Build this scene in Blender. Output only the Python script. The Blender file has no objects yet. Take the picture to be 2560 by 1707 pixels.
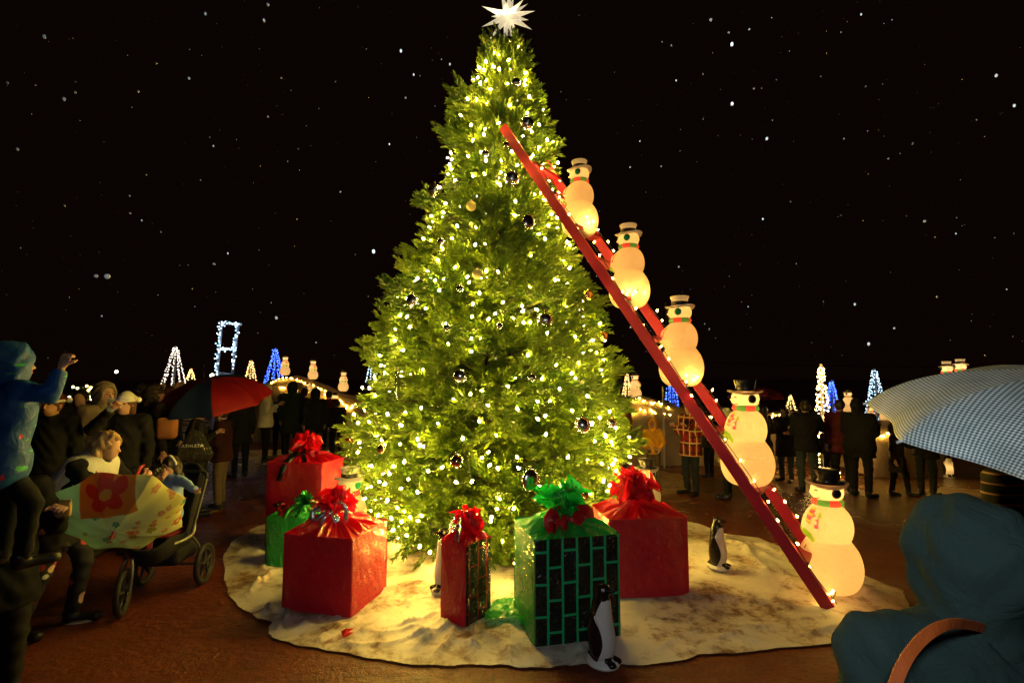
import bpy, math, random
import numpy as np
from mathutils import Vector, Matrix, Euler

rng = np.random.default_rng(7)
random.seed(7)
sc = bpy.context.scene
COL = sc.collection
R = math.radians

# ------------------------------------------------------------------ camera
F_PX = 1250.0            # focal length for a 2560 px wide frame
PITCH = R(4.0)
CAM = np.array([0.0, 0.0, 2.1])
cd = bpy.data.cameras.new('camera')
cam = bpy.data.objects.new('camera', cd)
COL.objects.link(cam)
cam.location = CAM
cam.rotation_euler = (R(90) + PITCH, 0, 0)
cd.sensor_width = 36.0
cd.lens = 36.0 * F_PX / 2560.0
cd.clip_start = 0.02
cd.clip_end = 600
sc.camera = cam

def ray(px, py):
    u = (px - 1280) / F_PX
    v = -(py - 853.5) / F_PX
    return np.array([u, math.cos(PITCH) - v * math.sin(PITCH), math.sin(PITCH) + v * math.cos(PITCH)])

def at(px, py, Y):
    """world point seen at a pixel of the 2560-wide photo, at world distance Y"""
    d = ray(px, py)
    return CAM + d * (Y / d[1])

def gnd(px, py, z=0.0):
    d = ray(px, py)
    return CAM + d * ((z - CAM[2]) / d[2])

def pix(p):
    q = np.asarray(p, float) - CAM
    f = q[1] * math.cos(PITCH) + q[2] * math.sin(PITCH)
    up = -q[1] * math.sin(PITCH) + q[2] * math.cos(PITCH)
    return (1280 + F_PX * q[0] / f, 853.5 - F_PX * up / f)

# ------------------------------------------------------------------ objects
def tag(o, label=None, cat=None, group=None, kind=None):
    if label: o['label'] = label
    if cat: o['category'] = cat
    if group: o['group'] = group
    if kind: o['kind'] = kind
    return o

def empty(name, loc=(0, 0, 0), rotz=0.0, label=None, cat=None, group=None, scale=1.0):
    o = bpy.data.objects.new(name, None)
    COL.objects.link(o)
    o.location = [float(c) for c in loc]
    o.rotation_euler = (0, 0, rotz)
    o.scale = (scale, scale, scale)
    o.empty_display_size = 0.1
    return tag(o, label, cat, group)

def obj(name, V, Fc, mats, parent=None, smooth=True, midx=None, attrs=None, uv=None):
    me = bpy.data.meshes.new(name)
    V = np.asarray(V, dtype=np.float32).reshape(-1, 3)
    if isinstance(Fc, np.ndarray):
        n, k = Fc.shape
        me.vertices.add(len(V))
        me.vertices.foreach_set('co', V.ravel())
        me.loops.add(n * k)
        me.polygons.add(n)
        me.loops.foreach_set('vertex_index', Fc.astype(np.int32).ravel())
        me.polygons.foreach_set('loop_start', np.arange(0, n * k, k, dtype=np.int32))
        me.polygons.foreach_set('loop_total', np.full(n, k, dtype=np.int32))
        me.update(calc_edges=True)
    else:
        me.from_pydata(V.tolist(), [], Fc)
        me.update()
    if not isinstance(mats, (list, tuple)): mats = [mats]
    for m in mats: me.materials.append(m)
    if midx is not None: me.polygons.foreach_set('material_index', np.asarray(midx, dtype=np.int32))
    me.polygons.foreach_set('use_smooth', np.full(len(me.polygons), bool(smooth)))
    if attrs:
        for k, a in attrs.items():
            a = np.asarray(a, dtype=np.float32)
            if a.ndim == 1:
                at_ = me.attributes.new(k, 'FLOAT', 'POINT'); at_.data.foreach_set('value', a)
            else:
                if a.shape[1] == 3: a = np.concatenate([a, np.ones((len(a), 1), np.float32)], 1)
                at_ = me.color_attributes.new(k, 'FLOAT_COLOR', 'POINT'); at_.data.foreach_set('color', a.ravel())
    if uv is not None:
        l = me.uv_layers.new(name='UVMap')
        idx = np.zeros(len(me.loops), np.int32); me.loops.foreach_get('vertex_index', idx)
        uv = np.asarray(uv, np.float32)
        l.data.foreach_set('uv', (uv[idx] if len(uv) == len(V) else uv).ravel())
    me.update()
    o = bpy.data.objects.new(name, me)
    COL.objects.link(o)
    if parent is not None: o.parent = parent
    return o

def copy_tree(o, parent=None):
    c = o.copy(); COL.objects.link(c)
    if parent is not None: c.parent = parent
    for ch in list(o.children):
        if ch.type != 'LIGHT': copy_tree(ch, c)
    return c

def lamp(name, loc, energy, color, radius=0.03, parent=None):
    l = bpy.data.lights.new(name, 'POINT')
    l.energy = energy; l.color = color; l.shadow_soft_size = radius
    o = bpy.data.objects.new(name, l); COL.objects.link(o)
    o.location = [float(c) for c in loc]
    if parent is not None: o.parent = parent
    return o

def unit(v):
    v = np.asarray(v, float)
    return v / (np.linalg.norm(v) + 1e-12)

def frame(d):
    d = unit(d)
    a = np.array([0, 0, 1.0]) if abs(d[2]) < .92 else np.array([1.0, 0, 0])
    x = unit(np.cross(a, d)); y = np.cross(d, x)
    return x, y, d

class MB:
    """collects shapes for one mesh"""
    def __init__(s): s.V = []; s.F = []; s.M = []; s.n = 0; s.UV = []
    def add(s, V, Fc, m=0, uv=None):
        V = np.asarray(V, float).reshape(-1, 3)
        s.V.append(V)
        for f in Fc:
            s.F.append(tuple(int(i) + s.n for i in f)); s.M.append(m)
        s.UV.append(np.zeros((len(V), 2)) if uv is None else np.asarray(uv, float))
        s.n += len(V)
        return s
    def grid(s, P, m=0, closed_u=False, closed_v=False, uv=None):
        P = np.asarray(P, float); nu, nv = P.shape[:2]
        Fc = []
        for i in range(nu if closed_u else nu - 1):
            for j in range(nv if closed_v else nv - 1):
                i2 = (i + 1) % nu; j2 = (j + 1) % nv
                Fc.append((i * nv + j, i2 * nv + j, i2 * nv + j2, i * nv + j2))
        return s.add(P.reshape(-1, 3), Fc, m, None if uv is None else np.asarray(uv).reshape(-1, 2))
    def box(s, c, size, rot=None, m=0, bev=0.0):
        sx, sy, sz = [q / 2 for q in size]
        if bev <= 0:
            V = np.array([[x, y, z] for x in (-sx, sx) for y in (-sy, sy) for z in (-sz, sz)])
            Fc = [(0, 1, 3, 2), (4, 6, 7, 5), (0, 4, 5, 1), (2, 3, 7, 6), (0, 2, 6, 4), (1, 5, 7, 3)]
        else:
            import bmesh
            bm = bmesh.new(); bmesh.ops.create_cube(bm, size=1)
            bmesh.ops.scale(bm, vec=(sx * 2, sy * 2, sz * 2), verts=bm.verts)
            bmesh.ops.bevel(bm, geom=list(bm.edges), offset=bev, segments=2, affect='EDGES', profile=.5)
            bm.verts.index_update()
            V = np.array([v.co[:] for v in bm.verts]); Fc = [[v.index for v in f.verts] for f in bm.faces]
            bm.free()
        if rot is not None: V = V @ np.asarray(rot).T
        return s.add(V + np.asarray(c), Fc, m)
    def tube(s, pts, r, seg=8, m=0, cap=True):
        pts = np.asarray(pts, float); n = len(pts)
        r = np.full(n, r) if np.isscalar(r) else np.asarray(r)
        t = np.gradient(pts, axis=0)
        x, y, _ = frame(t[0]); rings = []
        for i in range(n):
            d = unit(t[i]); x = unit(x - d * np.dot(x, d)); y = np.cross(d, x)
            a = np.arange(seg) * 2 * np.pi / seg
            rings.append(pts[i] + r[i] * (np.cos(a)[:, None] * x + np.sin(a)[:, None] * y))
        s.grid(np.array(rings), m, closed_v=True)
        if cap:
            b = s.n - n * seg
            s.F.append(tuple(b + i for i in range(seg))[::-1]); s.M.append(m)
            s.F.append(tuple(b + (n - 1) * seg + i for i in range(seg))); s.M.append(m)
        return s
    def lathe(s, prof, seg=32, c=(0, 0, 0), m=0, axis=None):
        prof = np.asarray(prof, float); a = np.arange(seg) * 2 * np.pi / seg
        P = np.zeros((len(prof), seg, 3))
        P[..., 0] = prof[:, :1] * np.cos(a); P[..., 1] = prof[:, :1] * np.sin(a); P[..., 2] = prof[:, 1:2]
        if axis is not None:
            x, y, z = frame(axis)
            P = P[..., 0:1] * x + P[..., 1:2] * y + P[..., 2:3] * z
        return s.grid(P + np.asarray(c), m, closed_v=True)
    def ball(s, c, r, seg=16, rings=10, m=0, rot=None):
        r = np.array([r, r, r], float) if np.isscalar(r) else np.asarray(r, float)
        th = np.linspace(0.001, np.pi - .001, rings + 1); a = np.arange(seg) * 2 * np.pi / seg
        P = np.stack([np.sin(th)[:, None] * np.cos(a), np.sin(th)[:, None] * np.sin(a), -np.cos(th)[:, None] * np.ones(seg)], -1) * r
        if rot is not None: P = P @ np.asarray(rot).T
        return s.grid(P + np.asarray(c), m, closed_v=True)
    def build(s, name, mats, parent=None, smooth=True, uv=False):
        o = obj(name, np.concatenate(s.V), s.F, mats, parent, smooth, s.M, uv=np.concatenate(s.UV) if uv else None)
        return o

def rotz(a):
    c, s_ = math.cos(a), math.sin(a)
    return np.array([[c, -s_, 0], [s_, c, 0], [0, 0, 1.0]])

def rot_to(d, up=(0, 0, 1)):
    """matrix whose columns are x, y, z with z along d"""
    x, y, z = frame(d)
    return np.stack([x, y, z], 1)

def spline(pts, n=24):
    pts = np.asarray(pts, float); k = len(pts)
    t = np.linspace(0, k - 1, n); out = []
    for q in t:
        i = min(int(q), k - 2); f = q - i
        p0 = pts[max(i - 1, 0)]; p1 = pts[i]; p2 = pts[i + 1]; p3 = pts[min(i + 2, k - 1)]
        out.append(.5 * ((2 * p1) + (-p0 + p2) * f + (2 * p0 - 5 * p1 + 4 * p2 - p3) * f * f + (-p0 + 3 * p1 - 3 * p2 + p3) * f ** 3))
    return np.array(out)

# ------------------------------------------------------------------ implicit surfaces
def polygonise(fn, lo, hi, h):
    """surface nets: one continuous quad surface of fn(P)=0 in a box"""
    lo = np.asarray(lo, float); hi = np.asarray(hi, float)
    n = np.maximum(np.ceil((hi - lo) / h).astype(int) + 1, 3)
    ax = [lo[i] + h * np.arange(n[i]) for i in range(3)]
    G = np.stack(np.meshgrid(*ax, indexing='ij'), -1)
    Gf = G.reshape(-1, 3)
    if n.prod() > 30000:                       # look coarsely first, then only near the surface
        K = 4; ic = [np.unique(np.append(np.arange(0, n[i], K), n[i] - 1)) for i in range(3)]
        fc = fn(G[np.ix_(*ic)].reshape(-1, 3)).reshape([len(q) for q in ic])
        near = [np.abs(np.arange(n[i])[:, None] - ic[i][None]).argmin(1) for i in range(3)]
        f = fc[np.ix_(*near)].copy()
        m = np.abs(f) < h * K * 1.15 + .012
        f[m] = fn(G[m])
    else: f = fn(Gf).reshape(n)
    ins = f < 0
    nc = n - 1
    cnt = np.zeros(nc, np.int32); acc = np.zeros(tuple(nc) + (3,))
    def sl(o, a): return slice(o, o + nc[a])
    for a in range(3):
        b, c = [(1, 2), (0, 2), (0, 1)][a]
        for ob in (0, 1):
            for oc in (0, 1):
                o0 = [0, 0, 0]; o1 = [0, 0, 0]
                o0[b] = o1[b] = ob; o0[c] = o1[c] = oc; o1[a] = 1
                s0 = tuple(sl(o0[i], i) for i in range(3)); s1 = tuple(sl(o1[i], i) for i in range(3))
                f0 = f[s0]; f1 = f[s1]; x = ins[s0] != ins[s1]
                t = np.where(x, f0 / np.where(x, f0 - f1, 1), 0)
                pos = np.zeros(tuple(nc) + (3,))
                pos[..., a] = t; pos[..., b] = ob; pos[..., c] = oc
                acc += pos * x[..., None]; cnt += x
    act = cnt > 0
    idx = -np.ones(nc, np.int64); idx[act] = np.arange(act.sum())
    cell = np.argwhere(act)
    V = lo + h * (cell + acc[act] / cnt[act][:, None])
    Q = []
    for a in range(3):
        b, c = [(1, 2), (2, 0), (0, 1)][a]
        sa = [slice(None)] * 3; sb = [slice(None)] * 3
        sa[a] = slice(0, n[a] - 1); sb[a] = slice(1, n[a])
        x = ins[tuple(sa)] != ins[tuple(sb)]
        e = np.argwhere(x)
        e = e[(e[:, b] > 0) & (e[:, c] > 0) & (e[:, b] < n[b] - 1) & (e[:, c] < n[c] - 1)]
        if not len(e): continue
        def cellid(db, dc):
            q = e.copy(); q[:, b] -= db; q[:, c] -= dc
            return idx[q[:, 0], q[:, 1], q[:, 2]]
        q = np.stack([cellid(1, 1), cellid(0, 1), cellid(0, 0), cellid(1, 0)], 1)
        fl = ins[e[:, 0], e[:, 1], e[:, 2]]
        q[~fl] = q[~fl][:, ::-1]
        Q.append(q)
    return V, np.concatenate(Q)

def cap(P, a, b, ra, rb):
    a = np.asarray(a, float); b = np.asarray(b, float)
    ab = b - a; L = ab @ ab + 1e-12
    t = np.clip((P - a) @ ab / L, 0, 1)
    return np.linalg.norm(P - a - t[:, None] * ab, axis=1) - (ra + (rb - ra) * t)

def ell(P, c, r, rot=None):
    q = P - np.asarray(c)
    if rot is not None: q = q @ np.asarray(rot)
    r = np.asarray(r, float)
    k0 = np.linalg.norm(q / r, axis=1); k1 = np.linalg.norm(q / (r * r), axis=1) + 1e-9
    return k0 * (k0 - 1) / k1

def smin(a, b, k=.03):
    h = np.clip(.5 + .5 * (b - a) / k, 0, 1)
    return b + (a - b) * h - k * h * (1 - h)

def smax(a, b, k=.02): return -smin(-a, -b, k)

# ------------------------------------------------------------------ materials
class NT:
    def __init__(s, name):
        s.m = bpy.data.materials.new(name); s.m.use_nodes = True
        s.t = s.m.node_tree; s.n = s.t.nodes; s.n.clear()
        s.out = s.n.new('ShaderNodeOutputMaterial')
    def new(s, t, **kw):
        nd = s.n.new(t)
        for k, v in kw.items(): setattr(nd, k, v)
        return nd
    def link(s, a, b): s.t.links.new(a, b)
    def coord(s, kind='Object', scale=None):
        tc = s.new('ShaderNodeTexCoord'); o = tc.outputs[kind]
        if scale is not None:
            mp = s.new('ShaderNodeMapping'); mp.inputs['Scale'].default_value = scale
            s.link(o, mp.inputs['Vector']); o = mp.outputs['Vector']
        return o
    def noise(s, vec, scale, detail=3, rough=.55, dist=0.0):
        nd = s.new('ShaderNodeTexNoise'); nd.inputs['Scale'].default_value = scale
        nd.inputs['Detail'].default_value = detail; nd.inputs['Roughness'].default_value = rough
        nd.inputs['Distortion'].default_value = dist
        if vec is not None: s.link(vec, nd.inputs['Vector'])
        return nd.outputs['Fac']
    def ramp(s, fac, stops, interp='LINEAR'):
        r = s.new('ShaderNodeValToRGB'); r.color_ramp.interpolation = interp
        el = r.color_ramp.elements
        while len(el) < len(stops): el.new(.5)
        for e, (p, c) in zip(el, stops):
            e.position = p; e.color = (c, c, c, 1) if np.isscalar(c) else (*c, 1)
        s.link(fac, r.inputs['Fac']); return r.outputs['Color']
    def math(s, op, a, b=0.0, c=None):
        nd = s.new('ShaderNodeMath', operation=op)
        for i, v in enumerate((a, b) if c is None else (a, b, c)):
            if np.isscalar(v): nd.inputs[i].default_value = v
            else: s.link(v, nd.inputs[i])
        return nd.outputs[0]
    def mix(s, fac, a, b):
        nd = s.new('ShaderNodeMix', data_type='RGBA')
        for sock, v in ((nd.inputs[0], fac), (nd.inputs[6], a), (nd.inputs[7], b)):
            if isinstance(v, (int, float)): sock.default_value = v
            elif isinstance(v, tuple): sock.default_value = (*v, 1)
            else: s.link(v, sock)
        return nd.outputs[2]
    def bump(s, h, strength=.3, dist=.01, normal=None):
        b = s.new('ShaderNodeBump'); b.inputs['Strength'].default_value = strength; b.inputs['Distance'].default_value = dist
        s.link(h, b.inputs['Height'])
        if normal is not None: s.link(normal, b.inputs['Normal'])
        return b.outputs['Normal']
    def bsdf(s, color=(.5, .5, .5), rough=.6, metal=0.0, spec=.5, coat=0.0, normal=None, **kw):
        p = s.new('ShaderNodeBsdfPrincipled')
        def put(nm, v):
            if v is None: return
            k = p.inputs[nm]
            if isinstance(v, tuple): k.default_value = (*v, 1) if len(v) == 3 else v
            elif np.isscalar(v): k.default_value = v
            else: s.link(v, k)
        put('Base Color', color); put('Roughness', rough); put('Metallic', metal)
        put('Specular IOR Level', spec); put('Coat Weight', coat); put('Normal', normal)
        for k, v in kw.items(): put(k.replace('_', ' '), v)
        return p
    def done(s, shader):
        s.link(shader.outputs[0], s.out.inputs['Surface']); return s.m

def attr(n, name, vec=False):
    a = n.new('ShaderNodeAttribute'); a.attribute_name = name
    return a.outputs['Color' if vec else 'Fac']

MATS = {}
def cloth(name, color, rough=.85, scale=60, bump=.25, spec=.25, var=.25, sheen=0.0):
    """woven or knitted fabric of one colour with slight wear"""
    if name in MATS: return MATS[name]
    n = NT(name); co = n.coord('Object')
    big = n.noise(co, 7, 4); fine = n.noise(co, scale * 4, 2)
    f = n.math('ADD', n.math('MULTIPLY', big, .7), n.math('MULTIPLY', fine, .3))
    c = n.mix(f, tuple(q * (1 - var) for q in color), tuple(min(1, q * (1 + var)) for q in color))
    nm = n.bump(n.noise(co, 9, 4, .6, .6), bump, .03); nm = n.bump(fine, .15, .003, nm)
    MATS[name] = n.done(n.bsdf(c, rough, spec=spec, normal=nm, Sheen_Weight=sheen)); return MATS[name]

def plain(name, color, rough=.5, metal=0.0, spec=.5, coat=0.0, bump=0.0, scale=40):
    if name in MATS: return MATS[name]
    n = NT(name); co = n.coord('Object')
    nz = n.noise(co, scale, 4)
    c = n.mix(nz, tuple(q * .8 for q in color), tuple(min(1, q * 1.15) for q in color))
    rr = n.ramp(n.noise(co, scale * .4, 3), [(.3, max(0, rough - .08)), (.7, min(1, rough + .1))])
    nm = n.bump(nz, bump, .01) if bump else None
    MATS[name] = n.done(n.bsdf(c, rr, metal, spec, coat, nm)); return MATS[name]

def glow(name, color, strength, sample=True):
    if name in MATS: return MATS[name]
    n = NT(name); e = n.new('ShaderNodeEmission')
    e.inputs['Color'].default_value = (*color, 1); e.inputs['Strength'].default_value = strength
    m = n.done(e)
    if not sample: m.cycles.emission_sampling = 'NONE'
    MATS[name] = m; return m
FLASH = 125.0
BULB = 700.0
SNOW = 3.4
# ------------------------------------------------------------------ world, render settings
w = bpy.data.worlds.new('World'); sc.world = w; w.use_nodes = True
wn = w.node_tree.nodes; bg = wn['Background']
sky = wn.new('ShaderNodeTexSky'); sky.sky_type = 'NISHITA'; sky.sun_disc = False
sky.sun_elevation = R(-6.5); sky.sun_rotation = R(200)
tint = wn.new('ShaderNodeMix'); tint.data_type = 'RGBA'; tint.blend_type = 'ADD'; tint.inputs[0].default_value = 1.0
tint.inputs[7].default_value = (.060, .022, .012, 1)     # town light on the low cloud
w.node_tree.links.new(sky.outputs[0], tint.inputs[6]); w.node_tree.links.new(tint.outputs[2], bg.inputs['Color'])
bg.inputs['Strength'].default_value = 0.05
sc.view_settings.view_transform = 'Standard'; sc.view_settings.look = 'None'
sc.view_settings.exposure = 0.0; sc.view_settings.gamma = 1.0
sc.cycles.use_denoising = True
sc.cycles.max_bounces = 7; sc.cycles.diffuse_bounces = 3; sc.cycles.glossy_bounces = 3; sc.cycles.transmission_bounces = 4
sc.cycles.sample_clamp_indirect = 4.0
sc.cycles.caustics_reflective = False; sc.cycles.caustics_refractive = False
sc.cycles.use_light_tree = True

# the photographer's flash: its white catchlight sits in every bauble and it lights the near coats and the rain
fl = bpy.data.lights.new('camera_flash', 'SPOT'); fl.energy = FLASH; fl.color = (.88, .97, .98); fl.shadow_soft_size = .05
fl.spot_size = R(118); fl.spot_blend = 1.0
flo = bpy.data.objects.new('camera_flash', fl); COL.objects.link(flo); flo.location = (0.05, -0.06, 2.32); flo.rotation_euler = (R(86), 0, R(-6))

WARM = (1.0, .645, .105)
M_BULB = glow('warm bulb', WARM, BULB)
M_BULBL = glow('warm ladder bulb', (1.0, .55, .10), BULB * .09)
M_BULBB = glow('warm mound bulb', (1.0, .54, .06), 170)
M_FARW = glow('far warm bulb', (1.0, .58, .18), 6, False)
M_FARC = glow('far cool bulb', (.50, .78, 1.0), 5, False)
M_FARB = glow('far blue bulb', (.05, .12, 1.0), 10, False)
M_FARX = glow('far white bulb', (1.0, .82, .66), 5, False)
M_WIRE = plain('green wire', (.02, .035, .018), .6)
M_SKIN = None

# ------------------------------------------------------------------ ground: wet red-brown dirt and asphalt
n = NT('wet ground'); co = n.coord('Object')
big = n.noise(co, .55, 5, .6); med = n.noise(co, 6, 6, .65); fin = n.noise(co, 90, 3, .6); peb = n.noise(co, 34, 3, .6)
c = n.mix(n.ramp(med, [(.3, 0.0), (.7, 1.0)]), (.078, .0125, .0042), (.165, .0285, .0090))
c = n.mix(n.ramp(fin, [(.40, 0.0), (.72, .8)]), c, (.20, .050, .018))
c = n.mix(n.ramp(peb, [(.34, .9), (.48, 0.0)]), c, (.03, .012, .006))
wet = n.ramp(big, [(.38, 0.0), (.54, 1.0)])
sep = n.new('ShaderNodeSeparateXYZ'); n.link(co, sep.inputs[0])
far = n.math('MULTIPLY', n.ramp(n.math('MULTIPLY', sep.outputs[1], .05), [(.24, .50), (.38, 1.0)]), wet)
rr = n.mix(far, (.62, .62, .62), (.13, .13, .13))
hgt = n.math('ADD', n.math('MULTIPLY', n.noise(co, 13, 5, .6), 1.0), n.math('MULTIPLY', fin, .35))
nm = n.bump(hgt, .9, .025)
m_ground = n.done(n.bsdf(c, rr, spec=.45, normal=nm))
nx, ny = 90, 90
gx = np.sign(np.linspace(-1, 1, nx)) * np.abs(np.linspace(-1, 1, nx)) ** 2.2 * 250
gy = -12 + np.linspace(0, 1, ny) ** 2.6 * 400
X, Y = np.meshgrid(gx, gy, indexing='ij')
P = np.stack([X, Y, np.zeros_like(X)], -1)
g = MB().grid(P).build('ground', m_ground); tag(g, kind='structure')

# ------------------------------------------------------------------ the white cloth round the tree
TC = np.array([-.27, 6.55, 0.0])       # foot of the tree
outline_px = [(558, 1430), (563, 1392), (590, 1350), (640, 1318), (700, 1296), (850, 1272), (1250, 1262), (1600, 1285), (1740, 1310), (1800, 1335), (1905, 1347),
              (1990, 1390), (2120, 1420), (2200, 1458), (2262, 1478), (2275, 1525), (2195, 1558), (2120, 1600), (1950, 1625), (1750, 1640),
              (1640, 1660), (1560, 1667), (1460, 1667), (1250, 1664), (1100, 1668), (1000, 1655), (870, 1641), (790, 1622), (740, 1611),
              (668, 1587), (676, 1560), (640, 1549), (600, 1518), (572, 1478)]
outl = np.array([gnd(*p)[:2] for p in outline_px])
CC = np.array([-.2, 5.6])
rel = outl - CC
ang = np.arctan2(rel[:, 1], rel[:, 0]); rad = np.linalg.norm(rel, axis=1)
o_ = np.argsort(ang); ang = ang[o_]; rad = rad[o_]
NA, NR = 420, 110
A = np.linspace(-np.pi, np.pi, NA, endpoint=False)
RR = np.interp(A, ang, rad, period=2 * np.pi) + .018 * np.sin(A * 13 + 1) + .010 * np.sin(A * 47 + 2 + 3 * np.sin(A * 5)) + rng.normal(0, .004, NA)
T = np.linspace(0.0, 1, NR) ** .85
X = CC[0] + np.cos(A)[:, None] * RR[:, None] * T; Y = CC[1] + np.sin(A)[:, None] * RR[:, None] * T
Z = np.zeros_like(X)
def ridge(p, q, hgt_, wid):
    """a fold of the cloth between two ground points"""
    p = np.asarray(p[:2]); q = np.asarray(q[:2]); d = q - p; L = np.linalg.norm(d); d = d / L; nrm = np.array([-d[1], d[0]])
    s_ = (X - p[0]) * d[0] + (Y - p[1]) * d[1]; t_ = (X - p[0]) * nrm[0] + (Y - p[1]) * nrm[1] + .02 * np.sin(s_ * 9 + p[0] * 7)
    fall = np.clip(np.minimum(s_, L - s_) / (.3 * L), 0, 1)
    return 1.0 * hgt_ * fall * np.exp(-np.abs(t_) / (wid * .62)) * (1 + .4 * np.sin(s_ * 23))
for a_, b_, h_, w_ in [((1145, 1560), (960, 1625), .05, .035), ((1140, 1565), (1090, 1655), .04, .03), ((1180, 1560), (1190, 1650), .03, .03),
                       ((1110, 1530), (960, 1580), .045, .03), ((1130, 1555), (1010, 1640), .03, .025),
                       ((1565, 1473), (2080, 1528), .05, .03), ((1700, 1455), (2060, 1515), .02, .05),
                       ((1830, 1345), (1960, 1480), .05, .06), ((1800, 1340), (1900, 1400), .05, .04), ((1860, 1350), (1985, 1400), .06, .035),
                       ((1880, 1365), (2020, 1500), .04, .05), ((2080, 1450), (2250, 1510), .05, .05), ((2130, 1440), (2240, 1470), .04, .04),
                       ((575, 1440), (700, 1420), .06, .05), ((600, 1500), (700, 1420), .07, .045), ((640, 1535), (720, 1530), .06, .05),
                       ((690, 1590), (722, 1525), .07, .03), ((600, 1370), (690, 1400), .04, .05), ((770, 1615), (870, 1560), .05, .035),
                       ((900, 1500), (1080, 1450), .04, .04), ((930, 1600), (1060, 1560), .035, .03), ((1000, 1480), (1100, 1470), .03, .03),
                       ((850, 1635), (960, 1540), .03, .035), ((1280, 1650), (1230, 1580), .03, .03), ((1600, 1640), (1800, 1560), .025, .05),
                       ((1750, 1620), (1900, 1560), .03, .05), ((2000, 1600), (2100, 1560), .03, .04), ((590, 1400), (650, 1330), .05, .04)]:
    Z += ridge(gnd(*a_), gnd(*b_), h_, w_)
for k in range(95):
    a_ = rng.uniform(-np.pi, np.pi); r0 = rng.uniform(.5, .9); r1 = r0 + rng.uniform(.1, .3)
    ro = np.interp(a_, ang, rad, period=2 * np.pi); da = rng.normal(0, .12)
    Z += ridge(CC + ro * r0 * np.array([math.cos(a_), math.sin(a_)]), CC + ro * r1 * np.array([math.cos(a_ + da), math.sin(a_ + da)]), rng.uniform(.008, .03), rng.uniform(.015, .05))
Z += .003 * (np.sin(X * 5 + np.sin(Y * 4)) + np.sin(Y * 7 + X * 3)) + .003 * np.sin(X * 21 + Y * 13)
Z = .014 + np.maximum(Z, 0) * np.clip((1 - T) / .05, .15, 1)
P = np.stack([X, Y, Z], -1)
n = NT('dirty white cloth'); co = n.coord('Object')
st = n.noise(co, 1.6, 6, .65, .4); st2 = n.noise(co, 7.5, 5, .7, .3)
f1 = n.ramp(st, [(.42, 0.0), (.68, .62)]); f2 = n.ramp(n.math('MULTIPLY', st, st2), [(.24, 0.0), (.36, .9)])
c = n.mix(f1, (.64, .60, .52), (.40, .27, .13)); c = n.mix(f2, c, (.15, .065, .022))
fi = n.noise(co, 24, 5, .7, 1.0)
nm = n.bump(n.noise(co, 4, 4, .5, 1.4), .22, .025); nm = n.bump(fi, .3, .012, nm)
pd = n.bsdf(c, n.ramp(st2, [(.35, .75), (.65, .42)]), spec=.35, normal=nm)
m_cloth = n.done(pd)
o = MB().grid(P, closed_u=True).build('ground_cloth', m_cloth)
tag(o, 'muddy white fabric spread flat on the ground around the lit tree', 'ground cloth')
# ------------------------------------------------------------------ the big tree
ZR = np.array([0.05, .25, .6, 1.16, 1.53, 2.05, 2.84, 3.62, 4.41, 4.78, 5.3, 5.82, 6.35, 6.62, 6.75])
RV = np.array([1.22, 1.48, 1.66, 1.77, 1.74, 1.60, 1.37, 1.06, .87, .78, .69, .54, .33, .11, .03])
def crown_r(z): return np.interp(z, ZR, RV)
def axis_xy(z):
    z = np.asarray(z, float)
    return np.stack([TC[0] + .0 * z + np.interp(z, [0, 3, 6.6], [0, .02, .22]), TC[1] + 0 * z], -1)

# one tip of a branch: a stem with soft needles all round (unit length 1 along +x), built once, placed thousands of times
def tip_proto(nn, seed):
    r_ = np.random.default_rng(seed); V = []; Q = []
    for i in range(nn):
        u = (i + r_.uniform(0, 1)) / nn
        th = r_.uniform(0, 2 * np.pi)
        L = (.32 + .12 * r_.uniform()) * (1 - .30 * u)
        side = np.array([0, math.cos(th), .8 * math.sin(th)])
        d = unit(np.array([.85 + .6 * u, 0, 0]) + side * .72)
        b = np.array([u * .85, 0, 0]); e = b + d * L
        wv = unit(np.cross(d, r_.normal(size=3))) * (.030 + .012 * r_.uniform())
        k = len(V); V += [b - wv * .6, b + wv * .6, b + d * L * .6 + wv, e, b + d * L * .6 - wv]
        Q += [(k, k + 1, k + 2, k + 4), (k + 4, k + 2, k + 3, k + 3)]
    return np.array(V), np.array(Q)
protos = []
for sd in range(5):
    V, Q = tip_proto(26, sd)
    protos.append((V, Q))

tips_p, tips_d, tips_l, tips_g = [], [], [], []
branches = []
zz = .10; lay = 0
while zz < 6.55:
    rz = float(crown_r(zz)); nb = max(6, int(2 * np.pi * rz / .31))
    ph = rng.uniform(0, 6.28)
    for i in range(nb):
        a = ph + (i + rng.uniform(-.4, .4)) * 2 * np.pi / nb
        z = zz + rng.uniform(-.12, .12)
        rr_ = float(crown_r(max(z, .05))) * rng.choice([.70, .82, .92, 1.0, 1.08, 1.16], p=[.20, .2, .2, .2, .13, .07]) * (1 - .24 * max(0, math.sin(a * 3 + 2.1 * z + 1.5 * math.sin(2.3 * z)) * math.sin(z * 4.3 + a * 1.7) - .25))
        branches.append((z, a, rr_))
    zz += .185 + .05 * rz / 1.8; lay += 1
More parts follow.
